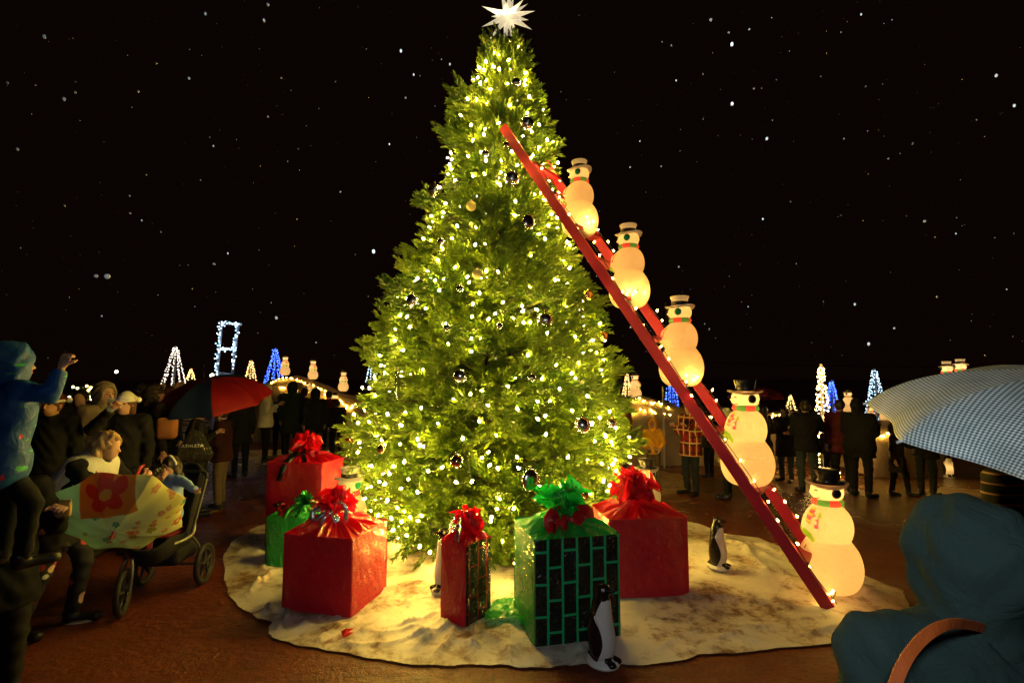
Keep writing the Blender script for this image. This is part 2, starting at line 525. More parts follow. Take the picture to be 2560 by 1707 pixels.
# a few longer branches that break the outline, as in the photograph
for px, py in [(1395, 335), (1090, 335), (1127, 285), (1120, 255), (1405, 470), (1042, 505), (962, 720), (945, 800), (1520, 805), (1480, 720), (1008, 640), (905, 880), (1555, 930), (1392, 445), (868, 1070), (1590, 1110), (1365, 250), (1196, 125)]:
    p = at(px, py, 6.45); ax_ = axis_xy(p[2]); rel_ = p[:2] - ax_
    a0_ = math.atan2(rel_[1], rel_[0]); branches += [(p[2] - .03, a0_, np.linalg.norm(rel_) * 1.07), (p[2] - .10, a0_ - .10, np.linalg.norm(rel_) * .98)]
twig = MB()
for (z, a, rr_) in branches:
    if math.sin(a) > .75 and rng.uniform() < .55: continue       # fewer on the far side
    out = np.array([math.cos(a), math.sin(a), 0]); sid = np.array([-math.sin(a), math.cos(a), 0]); up = np.array([0, 0, 1.0])
    ax_ = np.array([*axis_xy(z), 0])
    rise = rng.uniform(-.02, .28) + .25 * (z > 5.6)
    size = .85 + .3 * rng.uniform()
    nt_ = int(28 + 10 * rng.uniform())
    spread = rng.uniform(.75, 1.1)
    btone = rng.uniform(-.35, .35); base = ax_ + up * (z - rise * .35 * rr_)
    if math.sin(a) < .3: twig.tube(spline([base + out * rr_ * .25, base + out * rr_ * .6 + up * .02, base + out * rr_ * .93 + up * rise * .25], 5), [.014, .010, .008, .006, .004], 4, cap=False)
    for k in range(nt_):
        s_ = rng.uniform(0, 1) ** .7
        yaw = rng.normal(0, .62) * spread; el = rise + rng.normal(.10, .34)
        d = out * math.cos(yaw) * math.cos(el) + sid * math.sin(yaw) * math.cos(el) + up * math.sin(el)
        L = (.165 + .09 * rng.uniform()) * size * (.8 if z > 5.9 else 1)
        back = (1 - s_) * min(.48, rr_ * .55)
        p = ax_ + up * z + out * (rr_ - back - L * .8) + sid * math.sin(yaw) * .26 * size * (1 - .35 * s_) + up * (math.sin(el) * .10 + rng.normal(0, .035))
        tips_p.append(p); tips_d.append(d); tips_l.append(L); tips_g.append(btone)
# upright leader under the star
for k in range(40):
    z = rng.uniform(6.25, 6.62); a = rng.uniform(0, 6.28); d = unit([math.cos(a), math.sin(a), rng.uniform(.4, 1.4)])
    tips_p.append(np.array([*axis_xy(z), z]) + d * .02); tips_d.append(d); tips_l.append(.17); tips_g.append(0)
tips_p = np.array(tips_p); tips_d = np.array(tips_d); tips_l = np.array(tips_l)
okk = tips_p[:, 2] > .06
# the ladder lies against the crown: branches are pushed aside where its rails rest
LF = gnd(2072, 1527); LF[2] = .03; LT = at(1258, 318, 5.92); gap = np.array([.40, .55, 0])
for off_ in (np.zeros(3), gap * .5, gap):
    e_ = tips_p + tips_d * tips_l[:, None] * .6 - (LF + off_); ab = LT - LF; t_ = np.clip(e_ @ ab / (ab @ ab), 0, 1); v_ = e_ - t_[:, None] * ab
    okk &= ~((np.hypot(v_[:, 0], v_[:, 2]) < .13 - .07 * (off_[0] > 0)) & (v_[:, 1] < .10))
tips_p, tips_d, tips_l, tips_g = tips_p[okk], tips_d[okk], tips_l[okk], np.array(tips_g)[okk]
tips_d /= np.linalg.norm(tips_d, axis=1)[:, None]
sidv = np.cross(np.array([0, 0, 1.0]), tips_d); sidv /= np.linalg.norm(sidv, axis=1)[:, None] + 1e-9
upv = np.cross(tips_d, sidv)
roll = rng.uniform(-.6, .6, len(tips_p))
s2 = sidv * np.cos(roll)[:, None] + upv * np.sin(roll)[:, None]; u2 = np.cross(tips_d, s2)
allV, allQ, tone = [], [], []; off = 0
which = rng.integers(0, len(protos), len(tips_p))
for w_, (V, Q) in enumerate(protos):
    ii = np.where(which == w_)[0]
    W = tips_p[ii, None, :] + tips_l[ii, None, None] * (V[None, :, 0:1] * tips_d[ii, None, :] + V[None, :, 1:2] * s2[ii, None, :] + V[None, :, 2:3] * u2[ii, None, :])
    nv = len(V)
    allV.append(W.reshape(-1, 3))
    allQ.append((Q[None] + (np.arange(len(ii)) * nv)[:, None, None] + off).reshape(-1, 4))
    tone.append(np.repeat(np.clip(rng.uniform(.1, .7, len(ii)) + tips_g[ii], 0, .8), nv) + .25 * np.tile(V[:, 0] > .5, len(ii)))
    off += nv * len(ii)
V = np.concatenate(allV); Q = np.concatenate(allQ)
# second face of every needle is a triangle: write it as such
tri = Q[:, 2] == Q[:, 3]; tri |= Q[:, 3] == Q[:, 2]
n = NT('fir needles')
tn = attr(n, 'tone')
c = n.mix(tn, (.028, .078, .005), (.150, .222, .012))
dif = n.new('ShaderNodeBsdfPrincipled'); n.link(c, dif.inputs['Base Color']); dif.inputs['Roughness'].default_value = .42; dif.inputs['Specular IOR Level'].default_value = .45
tr = n.new('ShaderNodeBsdfTranslucent'); n.link(c, tr.inputs['Color'])
mx = n.new('ShaderNodeMixShader'); mx.inputs[0].default_value = .36
n.link(dif.outputs[0], mx.inputs[1]); n.link(tr.outputs[0], mx.inputs[2])
m_fir = n.done(mx)
me = bpy.data.meshes.new('crown')
tot = np.where(tri, 3, 4); start = np.concatenate([[0], np.cumsum(tot)[:-1]])
flat = np.concatenate([q[:k] for q, k in [(Q[0], tot[0])]])  # shape check only
mask = np.ones(Q.shape, bool); mask[tri, 3] = False
flat = Q[mask]
me.vertices.add(len(V)); me.vertices.foreach_set('co', V.astype(np.float32).ravel())
me.loops.add(len(flat)); me.polygons.add(len(Q))
me.loops.foreach_set('vertex_index', flat.astype(np.int32))
me.polygons.foreach_set('loop_start', start.astype(np.int32)); me.polygons.foreach_set('loop_total', tot.astype(np.int32))
me.update(calc_edges=True)
a_ = me.attributes.new('tone', 'FLOAT', 'POINT'); a_.data.foreach_set('value', np.concatenate(tone).astype(np.float32))
me.materials.append(m_fir)
tree = empty('christmas_tree', TC, label='tall decorated evergreen tree covered in warm yellow lights and silver balls', cat='Christmas tree')
crown = bpy.data.objects.new('crown', me); COL.objects.link(crown); crown.parent = tree; crown.location = -TC
t = MB(); zs = np.linspace(0, 6.6, 12); pts = np.array([[*axis_xy(z), z] for z in zs]) - TC
t.tube(pts, np.linspace(.085, .025, 12), 12)
t.build('trunk', plain('bark brown', (.06, .035, .02), .85, bump=.4), tree)
tw = twig.build('branch', plain('twig brown', (.045, .035, .018), .8), tree); tw.location = -TC
print('tips', len(tips_p), 'needle faces', len(Q))

def tree_hit(px, py, k=1.0):
    d = ray(px, py); d = d / d[1]
    for y in np.arange(4.4, 8.0, .01):
        p = CAM + d * y
        if p[2] < .05 or p[2] > 6.7: continue
        if np.linalg.norm(p[:2] - axis_xy(p[2])) < crown_r(p[2]) * k: return p
    return CAM + d * (TC[1] - .1)

# ------------------------------------------------------------------ string of lights on the tree
lights = empty('string_lights', TC, label='green wire string of warm white bulbs wound through the big tree', cat='string lights')
bp = []
tries = 0
while len(bp) < 500 and tries < 40000:
    tries += 1
    z = rng.uniform(.12, 6.6)
    if rng.uniform() > crown_r(z) / 1.77 * .95 + .05 + .16 * (z > 5.7): continue
    a = rng.uniform(-np.pi * 1.12, np.pi * .12)
    r_ = crown_r(z) * rng.choice([.80, .88, .94, 1.0], p=[.2, .3, .3, .2])
    p = np.array([*(axis_xy(z) + r_ * np.array([math.cos(a), math.sin(a)])), z])
    if all(np.sum((p - q) ** 2) > .12 ** 2 for q in bp[-400:]): bp.append(p)
bp = np.array(bp)
def bulb_mb(r=.011, L=.030, seg=6):
    m = MB(); m.lathe([(.001, L), (r * .7, L * .82), (r, L * .45), (r * .8, 0), (.001, -.001)], seg); return m
b0 = None
vis = np.argsort(np.linalg.norm(bp - CAM, axis=1) - 1.2 * (bp[:, 1] < TC[1] - .5))
for i in vis[:100]:
    if b0 is None: b0 = bulb_mb(.0108, .034).build('bulb', M_BULB, lights); b = b0
    else: b = b0.copy(); COL.objects.link(b)
    b.location = bp[i] - TC
    b.rotation_euler = (rng.uniform(-1.2, 1.2), rng.uniform(-1.2, 1.2), 0)
ms = MB(); proto = bulb_mb(.0108, .034); pv = np.concatenate(proto.V)
for i in vis[100:]:
    rt = np.array(Euler((rng.uniform(-1.2, 1.2), rng.uniform(-1.2, 1.2), 0)).to_matrix())
    ms.add(pv @ rt.T + bp[i] - TC, proto.F)
o = ms.build('bulb', M_BULB, lights); tag(o, kind='stuff')
wr = MB(); od = np.argsort(bp[:, 2]); cur = od[0]; left = set(od.tolist()) - {cur}; path = [bp[cur]]
while left:
    arr = np.array(list(left)); dd = np.linalg.norm(bp[arr] - bp[cur], axis=1) + 1.0 * np.abs(bp[arr][:, 2] - bp[cur][2])
    cur = int(arr[np.argmin(dd)]); left.remove(cur); path.append(bp[cur])
path = np.array(path) - TC
for i in range(len(path) - 1):
    mid = (path[i] + path[i + 1]) / 2; mid = mid * np.array([.95, .95, 1]) - np.array([0, 0, .015])
    wr.tube([path[i], mid, path[i + 1]], .003, 4, cap=False)
wr.build('wire', M_WIRE, lights)

# ------------------------------------------------------------------ glass balls
M_SILVER = plain('silver glass', (.62, .61, .60), .20, 1.0, coat=1.0, scale=6)
M_GOLD = plain('gold glass', (.80, .48, .12), .22, 1.0, scale=30)
M_REDB = plain('red glass', (.25, .012, .01), .10, .6, coat=.6, scale=20)
M_GLIT = plain('gold glitter', (.70, .55, .30), .45, .8, bump=1.0, scale=320)
M_CAPM = plain('cap metal', (.55, .50, .40), .3, 1.0)
balls = [
 (1279, 447, 20, 's', 'large mirror silver ball below the top of the ladder on the big tree'),
 (1087, 477, 18, 's', 'silver ball at the crown edge beside the upper gold glitter ball on the big tree'),
 (1317, 309, 18, 's', 'silver ball just above the top end of the red ladder on the big tree'),
 (1363, 800, 20, 's', 'large silver ball halfway up the big tree facing the middle snowman of the ladder'),
 (1150, 940, 18, 's', 'large silver ball on the big tree straight above the ball ringed with brown reflections'),
 (1455, 1062, 21, 's', 'large silver ball low on the big tree toward the plaid shirt man'),
 (1327, 1200, 27, 'd', 'biggest silver disc ornament just above the plume of the green brick pattern present'),
 (1322, 555, 19, 'd', 'brown silver disc ornament hanging under the upper stretch of the red ladder rail'),
 (1032, 752, 17, 's', 'large silver ball half over the black sky, level with the lower gold glitter ball'),
 (994, 962, 22, 't', 'thin silver disc ornament seen edge on in the big tree'),
 (1142, 1152, 17, 'b', 'bronze ball with brown ring reflections above the small tall red present'),
 (1290, 207, 12, 's', 'small silver ball in the upper tip of the big tree below the topmost ball'),
 (1273, 100, 11, 's', 'small dark silver ball right under the white star'),
 (1265, 363, 9, 's', 'tiny silver ball touching the top end of the red ladder rail'),
 (1214, 385, 10, 's', 'small dark silver ball on the big tree just beside the ladder top'),
 (1360, 482, 9, 'g', 'small pale ball touching the red ladder rail at the crown edge'),
 (1470, 738, 13, 'r', 'ribbed pale gold ball hanging at the crown edge beside the ladder rail'),
 (1510, 840, 11, 'o', 'small orange gold ball hanging free of the crown below the ladder'),
 (1178, 515, 13, 'g', 'upper gold glitter ball on the big tree'),
 (1194, 685, 14, 'g', 'lower gold glitter ball in the middle of the big tree'),
 (1150, 722, 10, 's', 'small silver ball just below the lower gold glitter ball'),
 (1103, 605, 10, 's', 'small brown silver ball between two bulbs on the upper middle crown'),
 (1249, 815, 9, 's', 'tiny gold silver ball in the middle of the big tree'),
 (1330, 944, 11, 's', 'small silver ball in the middle of the lower crown above a dark hollow'),
 (1530, 1057, 12, 's', 'small silver gold ball at the crown edge next to the large low silver ball'),
 (870, 1108, 14, 'x', 'dark red glass ball at the crown edge above the ground snowman with green ear muff'),
 (863, 1133, 10, 's', 'small clear silver ball hanging just below the dark red ball'),
 (953, 1122, 11, 'b', 'small bronze ball in the lower crown near the dark red ball'),
 (1462, 1235, 10, 'b', 'small bronze ball low on the tree between the green plume and the red one'),
 (1118, 820, 10, 's', 'small ball of gold reflections on the lower middle of the crown'),
]
for (px, py, r_px, kind, lab) in balls:
    p = tree_hit(px, py, 1.04); r_ = r_px / F_PX * p[1] * .98
    big_ = kind in 'dt'
    root = empty('bauble', p, label=lab, cat='ornament', group='balls hanging on the big tree')
    mt = {'s': M_SILVER, 'd': M_SILVER, 't': M_SILVER, 'b': plain('bronze glass', (.50, .27, .12), .18, 1.0, coat=1.0, scale=8), 'g': M_GLIT, 'r': M_GOLD, 'o': M_GOLD, 'x': M_REDB}[kind]
    m = MB()
    if kind == 'r':
        th = np.linspace(.01, np.pi - .01, 16); aa = np.arange(48) * 2 * np.pi / 48
        rr_ = r_ * (1 - .07 * (np.cos(aa * 16) > .3))
        m.grid(np.stack([np.sin(th)[:, None] * np.cos(aa) * rr_, np.sin(th)[:, None] * np.sin(aa) * rr_, -np.cos(th)[:, None] * r_ * np.ones(48)], -1), closed_v=True)
    elif kind == 'd': m.ball((0, 0, 0), (r_ * .92, r_ * .45, r_ * 1.05), 32, 20, rot=rotz(.5))
    elif kind == 't': m.ball((0, 0, 0), (r_ * .24, r_ * 1.0, r_ * 1.7), 32, 20)
    else: m.ball((0, 0, 0), r_, 32, 20)
    m.build('ball', mt, root)
    hz = r_ * (1.7 if kind == 't' else 1.05 if kind == 'd' else 1)
    cp = MB(); cp.lathe([(.001, hz + .016), (.010, hz + .016), (.012, hz - .004)], 12); cp.build('cap', M_CAPM, root)
    lp = MB(); aa = np.linspace(0, 2 * np.pi, 11); lp.tube(np.stack([.010 * np.cos(aa), 0 * aa, hz + .024 + .010 * np.sin(aa)], -1), .0018, 5); lp.build('hook', M_CAPM, root)

# ------------------------------------------------------------------ the star
SP = at(1270, 42, 6.5)
star = empty('star_topper', SP, label='white many pointed star lit from inside on the tip of the tree', cat='star')
n = NT('white star plastic')
d1 = n.bsdf((.85, .85, .80), .35, spec=.4); t1 = n.new('ShaderNodeBsdfTranslucent'); t1.inputs['Color'].default_value = (.9, .84, .7, 1)
mx = n.new('ShaderNodeMixShader'); mx.inputs[0].default_value = .45; n.link(d1.outputs[0], mx.inputs[1]); n.link(t1.outputs[0], mx.inputs[2])
em = n.new('ShaderNodeEmission'); em.inputs['Color'].default_value = (1, .86, .62, 1); em.inputs['Strength'].default_value = .30    # the star is a lamp
ads = n.new('ShaderNodeAddShader'); n.link(mx.outputs[0], ads.inputs[0]); n.link(em.outputs[0], ads.inputs[1])
m_star = n.done(ads)
def spike(d, L, r=.055, roll=0):
    x, y, z = frame(d); m = MB(); a = np.arange(4) * np.pi / 2 + roll
    V = [r * (math.cos(q) * x + math.sin(q) * y) + z * .05 for q in a] + [z * L]
    m.add(V, [(0, 1, 4), (1, 2, 4), (2, 3, 4), (3, 0, 4)]); return m
pxd = [((1204, 16), -.06), ((1204, 68), -.05), ((1220, 104), -.12), ((1338, 28), -.08), ((1322, 51), -.14), ((1330, 75), -.02), ((1295, 108), .02), ((1310, -2), .0), ((1252, -20), -.02), ((1275, -32), .05), ((1228, 42), .25), ((1320, 10), .2), ((1260, 100), .12), ((1285, -10), .22), ((1240, 80), .2)]
for (q, dy) in pxd:
    tp = at(q[0], q[1], SP[1] + dy * 1.3) - SP
    spike(tp, np.linalg.norm(tp) * 1.0, .052, rng.uniform(0, 1)).build('star_point', m_star, star, smooth=False)
tp = np.array([-.02, -.34, -.06]); spike(tp, .34, .05, .3).build('star_point', m_star, star, smooth=False)
cn = MB(); cn.lathe([(.03, 0), (.042, -.12), (.055, -.30)], 12); cn.build('socket', m_star, star)
ls = lamp('star_lamp', (0, 0, 0), 60.0, (1, .80, .52), .02, star)
# ------------------------------------------------------------------ red ladder
LF = gnd(2072, 1527); LT = at(1258, 318, 5.92)
LF[2] = .03
Ld = unit(LT - LF); Ln = np.linalg.norm(LT - LF)
gap = np.array([.40, .55, 0])
up_l = unit(np.cross(gap, Ld)); up_l = up_l if up_l[2] > 0 else -up_l
side_l = unit(np.cross(up_l, Ld))
rotL = np.stack([Ld, side_l, up_l], 1)
ladder = empty('ladder', LF, label='red painted wooden ladder leaning against the tree with snowmen on its rungs', cat='ladder')
n = NT('red painted wood'); co = n.coord('Object', (1, 1, 1))
wv = n.noise(co, 4, 5, .6, .5); fi = n.noise(co, 60, 4, .6)
c = n.mix(wv, (.26, .0016, .020), (.42, .0028, .032)); c = n.mix(n.ramp(fi, [(.62, 0.0), (.75, .5)]), c, (.10, .01, .01))
m_red = n.done(n.bsdf(c, n.ramp(wv, [(.3, .38), (.7, .62)]), spec=.5, normal=n.bump(fi, .25, .008)))
RW = .155
for k, off in enumerate((np.zeros(3), gap)):
    m = MB(); P_ = []
    for u in np.linspace(0, 1, 14):                        # board a little wider at the foot
        hw = (.055 - .003 * u); c0 = off + Ld * Ln * u
        P_.append([c0 + up_l * q * hw + side_l * w_ for q, w_ in ((-1, -.021), (-.96, -.023), (.96, -.023), (1, -.021), (1, .021), (.96, .023), (-.96, .023), (-1, .021))])
    m.grid(np.array(P_), closed_v=True); m.F += [tuple(range(8))[::-1], tuple(range(104, 112))]; m.M += [0, 0]
    m.build('rail', m_red, ladder, smooth=False)
rung_ts = [.07, .187, .295, .395, .485, .572, .66, .74, .82, .90]
for t_ in rung_ts:
    m = MB(); p = Ld * Ln * t_ + gap / 2
    gl = np.linalg.norm(gap); yv = unit(gap); xv = unit(np.array([Ld[0], Ld[1], 0]) - yv * (Ld[:2] @ yv[:2])); zv = np.cross(xv, yv)
    if zv[2] < 0: xv = -xv; zv = -zv
    m.box(p, (.16, gl - .044, .036), np.stack([xv, yv, zv], 1), bev=.004); m.build('rung', m_red, ladder, smooth=False)

# lights on the ladder: one string down each rail, bunched up at the foot of every snowman
def string(name, label, pts, nb, r=.010, L=.028, wire=.004, mat=None, group=None, jitter=.02, ends=None, cat='string lights'):
    pts = np.asarray(pts, float); root = empty(name, pts[0], label=label, cat=cat, group=group)
    sp = spline(pts, max(30, len(pts) * 6)) - pts[0]
    m = MB(); m.tube(sp, wire, 5); m.build('wire', M_WIRE, root)
    b0 = None
    for i in range(nb):
        q = sp[int((i + .5) / nb * (len(sp) - 1))] + rng.normal(0, jitter, 3)
        if b0 is None: b0 = bulb_mb(r, L).build('bulb', mat or M_BULBL, root); b = b0
        else: b = b0.copy(); COL.objects.link(b)
        b.location = q; b.rotation_euler = (rng.uniform(-1, 1), rng.uniform(-1, 1), 0)
    return root
def on_ladder(t_, s_, h_=0.0): return LF + Ld * Ln * t_ + gap * s_ + up_l * h_
string('string_lights', 'thin string of warm bulbs running up the front rail of the red ladder', [on_ladder(t_, .03, (.054) + .012) + rng.normal(0, .012, 3) for t_ in np.linspace(.0, .97, 24)], 26)
string('string_lights', 'thin string of warm bulbs running up the rear rail of the red ladder', [on_ladder(t_, .98, (.054) + .02) + rng.normal(0, .018, 3) for t_ in np.linspace(.1, .97, 24)], 30)
for t_, nm in ((.0, 'lights coiled on the cloth at the foot of the red ladder'), (.395, 'lights coiled under the third snowman of the ladder counted from the ground'),
               (.572, 'lights coiled under the second snowman from the ladder top'), (.74, 'lights coiled under the topmost snowman on the ladder')):
    c0 = on_ladder(t_, .32, RW / 2 + .03) if t_ > 0 else LF + np.array([.02, .10, .03])
    pts = [c0 + np.array([rng.normal(0, .06), rng.normal(0, .05), rng.normal(0, .028) + (.02 if t_ == 0 else 0)]) for _ in range(12)]
    for p in pts: p[2] = max(p[2], .04)
    string('string_lights', nm, pts, 15 if t_ > 0 else 6, group='coils of lights along the ladder', jitter=.015)

# ------------------------------------------------------------------ blow-moulded snowmen, each lit by its own lamp inside a translucent shell
def shell(name, col, attr_name=None, bump_scale=None, trans=.6, rough=.45):
    n = NT(name); co = n.coord('Object')
    c = attr(n, attr_name, True) if attr_name else None
    nm = None
    if bump_scale: nm = n.bump(n.noise(co, bump_scale, 4, .6, .5), .7, .03)
    pr = n.bsdf(c if c is not None else col, rough, spec=.4, normal=nm); t_ = n.new('ShaderNodeBsdfTranslucent')
    if c is not None: n.link(c, t_.inputs['Color'])
    else: t_.inputs['Color'].default_value = (*col, 1)
    if nm is not None: n.link(nm, t_.inputs['Normal'])
    mx = n.new('ShaderNodeMixShader'); mx.inputs[0].default_value = trans
    n.link(pr.outputs[0], mx.inputs[1]); n.link(t_.outputs[0], mx.inputs[2])
    return n.done(mx)
M_SNOW = shell('snowman plastic', (.86, .80, .70), 'paint', 26, .75)
M_HEADP = shell('snowman face plastic', (.80, .70, .58), None, None, .72)
M_SCARF = [shell('scarf pink', (.85, .12, .13)), shell('scarf green', (.12, .42, .12)), shell('scarf cream', (.85, .72, .5))]
M_BLACKP = plain('black plastic', (.012, .011, .011), .32, coat=.3)
M_GREENP = shell('green plastic', (.01, .30, .12), None, None, .35)
M_WHITEP = shell('white hat plastic', (.86, .84, .78), None, None, .60)
M_DARKBAND = plain('hat band', (.02, .015, .013), .4)

def make_snowman(black_hat):
    root = empty('snowman', label='snowman', cat='snowman')
    prof = np.array([(.0, 0), (.13, .004), (.20, .04), (.245, .11), (.266, .20), (.262, .29), (.235, .38), (.195, .445), (.178, .475),
                     (.190, .51), (.203, .57), (.200, .64), (.178, .71), (.140, .765), (.108, .79)])
    zs = np.linspace(0, 1, 90); k = np.linspace(0, 1, len(prof)); pf = spline(prof, 90)
    seg = 96; a = np.arange(seg) * 2 * np.pi / seg        # a = 0 at the face (-Y), positive to the figure's left (+X)
    Zp = pf[:, 1][:, None] * np.ones(seg); Rr = pf[:, 0][:, None] * np.ones(seg)
    aw = (a + np.pi) % (2 * np.pi) - np.pi
    def blob(a0, z0, sa, sz): return np.exp(-((aw[None] - a0) / sa) ** 2 - ((Zp - z0) / sz) ** 2)
    Rr = Rr + .050 * blob(.1, .535, .28, .05) + .035 * blob(.45, .60, .34, .075) + .030 * blob(.35, .69, .25, .05) + .022 * blob(-.9, .60, .4, .08) + .03 * blob(-.5, .53, .25, .05)
    col = np.zeros(Zp.shape + (3,)); col[:] = (.80, .70, .55)
    mit = blob(.1, .535, .30, .055) + .8 * blob(.28, .50, .15, .05); col[mit > .45] = (.25, .50, .04)
    mit2 = blob(-.5, .53, .26, .05); col[mit2 > .5] = (.25, .50, .04)
    cx = (aw[None] - .42) * .19; cz = Zp - .665; rc = np.hypot(cx, cz)
    cane = ((np.abs(rc - .040) < .013) & (cz > -.01)) | ((np.abs(cx - .040) < .013) & (cz <= -.01) & (cz > -.085))
    stripe = np.sin((np.arctan2(cz, cx) * .04 - np.where(cz < 0, cz, 0)) * 140) > 0
    col[cane & stripe] = (.85, .10, .22); col[cane & ~stripe] = (.9, .8, .7)
    tail = (np.abs(aw[None] - .18) < .22) & (Zp > .64) & (Zp < .77); st_ = np.sin(Zp * 130 + .4) > 0
    col[tail & st_] = (.85, .12, .25); col[tail & ~st_] = (.45, .55, .10)
    lf = blob(.70, .715, .10, .03); col[lf > .5] = (.28, .48, .05)
    bt = sum(blob(0, z_, .07, .018) for z_ in (.30, .40)); col[bt > .5] = (.03, .02, .02)
    P = np.stack([Rr * np.sin(aw), -Rr * np.cos(aw), Zp], -1)
    m = MB().grid(P, closed_v=True)
    obj('body', np.concatenate(m.V), [f[::-1] for f in m.F], M_SNOW, root, attrs={'paint': col.reshape(-1, 3)})
    # scarf ring in stripes
    m = MB(); sp = spline([(.108, .787), (.130, .795), (.136, .815), (.130, .838), (.104, .850)], 9)
    P = np.stack([sp[:, :1] * np.cos(a), sp[:, :1] * np.sin(a), sp[:, 1:] * np.ones(seg)], -1); m.grid(P, closed_v=True)
    mi = [[0, 2, 1, 2][(f[0] % seg) // 6 % 4] if (f[0] % seg) // 6 % 2 == 0 else [1, 0][(f[0] % seg) // 12 % 2] for f in m.F]
    obj('scarf', np.concatenate(m.V), m.F, M_SCARF, root, midx=mi)
    # head
    pf = spline([(.104, .848), (.122, .87), (.132, .91), (.128, .95), (.112, .985)], 20)
    P = np.stack([pf[:, :1] * np.sin(aw) * 1.0, -pf[:, :1] * np.cos(aw) * 1.06, pf[:, 1:] * np.ones(seg)], -1)
    ck = np.exp(-((np.abs(aw)[None] - .55) / .25) ** 2 - ((pf[:, 1:] - .888) / .022) ** 2) * .010
    nose = np.exp(-(aw[None] / .13) ** 2 - ((pf[:, 1:] - .908) / .014) ** 2) * .030
    P[..., 0] += np.sin(aw) * (ck + nose); P[..., 1] -= np.cos(aw) * (ck + nose)
    m = MB().grid(P, closed_v=True); m.build('head', M_HEADP, root)
    for s_ in (-1, 1):
        m = MB(); aa = np.linspace(.15, np.pi - .15, 9)
        m.tube([(math.sin(s_ * .42 + .10 * math.cos(q)) * .137, -math.cos(s_ * .42 + .10 * math.cos(q)) * .145, .925 + .014 * math.sin(q)) for q in aa], .0055, 6)
        m.build('eye', M_BLACKP, root)
        m = MB(); m.ball((s_ * .131, .012, .918), (.020, .043, .045), 20, 12); m.build('ear_muff', M_BLACKP if black_hat else M_GREENP, root)
    m = MB(); m.tube([(math.sin(q) * .130, -math.cos(q) * .139, .872 - .016 * math.cos(q * 2.2)) for q in np.linspace(-.6, .6, 11)], .004, 6); m.build('mouth', M_BLACKP, root)
    # hat: a floppy brim under a crown
    P = []
    for (r_, z_) in [(.10, .975), (.150, .972), (.178, .978), (.182, .988), (.16, .998), (.095, 1.005)]:
        P.append(np.stack([r_ * np.cos(a), r_ * np.sin(a), z_ - .018 * (r_ / .18) ** 2 * np.cos(2 * a + .6)], -1))
    hat = MB().grid(np.array(P), closed_v=True).build('hat', M_HEADP if black_hat else M_WHITEP, root)
    cr = MB(); sp = spline([(.100, 1.0), (.094, 1.035), (.104, 1.085), (.112, 1.105), (.105, 1.122), (.001, 1.128)], 18); cr.lathe(sp, 40)
    cr.build('hat_crown', M_BLACKP if black_hat else M_WHITEP, hat)
    if black_hat:
        m = MB(); m.lathe([(.104, .998), (.158, 1.0), (.150, 1.008), (.100, 1.012)], 40); m.build('hat_top_brim', M_BLACKP, hat)
    else:
        m = MB(); m.lathe([(.102, 1.004), (.1025, 1.012), (.100, 1.045), (.097, 1.055)], 40); m.build('hat_band', M_DARKBAND, hat)
    return root
SM_B = make_snowman(True); SM_W = make_snowman(False)
used_s = set()
def snowman(black, p, height, face_deg, label, group, power=2.2, color=(1.0, .52, .13), tilt=0.0):
    src = SM_B if black else SM_W
    if src in used_s: r_ = copy_tree(src)
    else: used_s.add(src); r_ = src
    sc_ = height / 1.128
    r_.location = [float(q) for q in p]; r_.scale = (sc_,) * 3; r_.rotation_euler = (0, tilt, R(-face_deg))
    tag(r_, label, 'snowman', group)
    if power > 0:
        lamp('snowman_lamp', (0, 0, .25), power * .85, color, .12, r_)
        lamp('snowman_lamp', (0, 0, .61), power * .66, color, .08, r_)
        lamp('snowman_lamp', (0, 0, .91), power * .55, color, .05, r_)
    return r_
GL = 'snowmen standing up the red ladder'
def mid(t_, px, bottom_py):
    """standing point on the ladder between the rails"""
    q = on_ladder(t_, .5); p = at(px, bottom_py, q[1]); return p
S5 = gnd(2082, 1488, .02); S5[1] += .12
snowman(True, S5 + np.array([.06, 0, 0]), 1.17, 92, 'lit snowman in a black hat standing on the cloth beside the ladder foot', GL, SNOW * 1.6)
snowman(True, mid(.187, 1870, 1212), 1.07, 90, 'lit snowman in a shiny black hat on the lowest occupied rung of the ladder', GL, SNOW * 1.3)
snowman(False, mid(.395, 1704, 966), .985, 124, 'lit snowman with green ear muffs on the ladder, third up from the ground', GL, SNOW * .6)
snowman(False, mid(.572, 1574, 770), .97, 118, 'lit snowman with green ear muffs second from the top of the ladder', GL, SNOW * .55)
snowman(False, mid(.74, 1450, 592), .93, 114, 'topmost lit snowman with green ear muffs, nearest the ladder top', GL, SNOW * .5)
q = at(872, 1300, 5.75); q[2] = .03
snowman(False, q, (at(862, 1166, 5.75)[2] - .03), 30, 'snowman with a white hat and green ear muff standing behind the wide red present', 'snowmen under the big tree', .55, (1, .66, .22))
q = at(1617, 1300, 6.6); q[2] = .03
snowman(True, q, (at(1613, 1146, 6.6)[2] - .03), 62, 'snowman with a tall black hat standing behind the red present with the high plume', 'snowmen under the big tree', .55, (1, .66, .22))

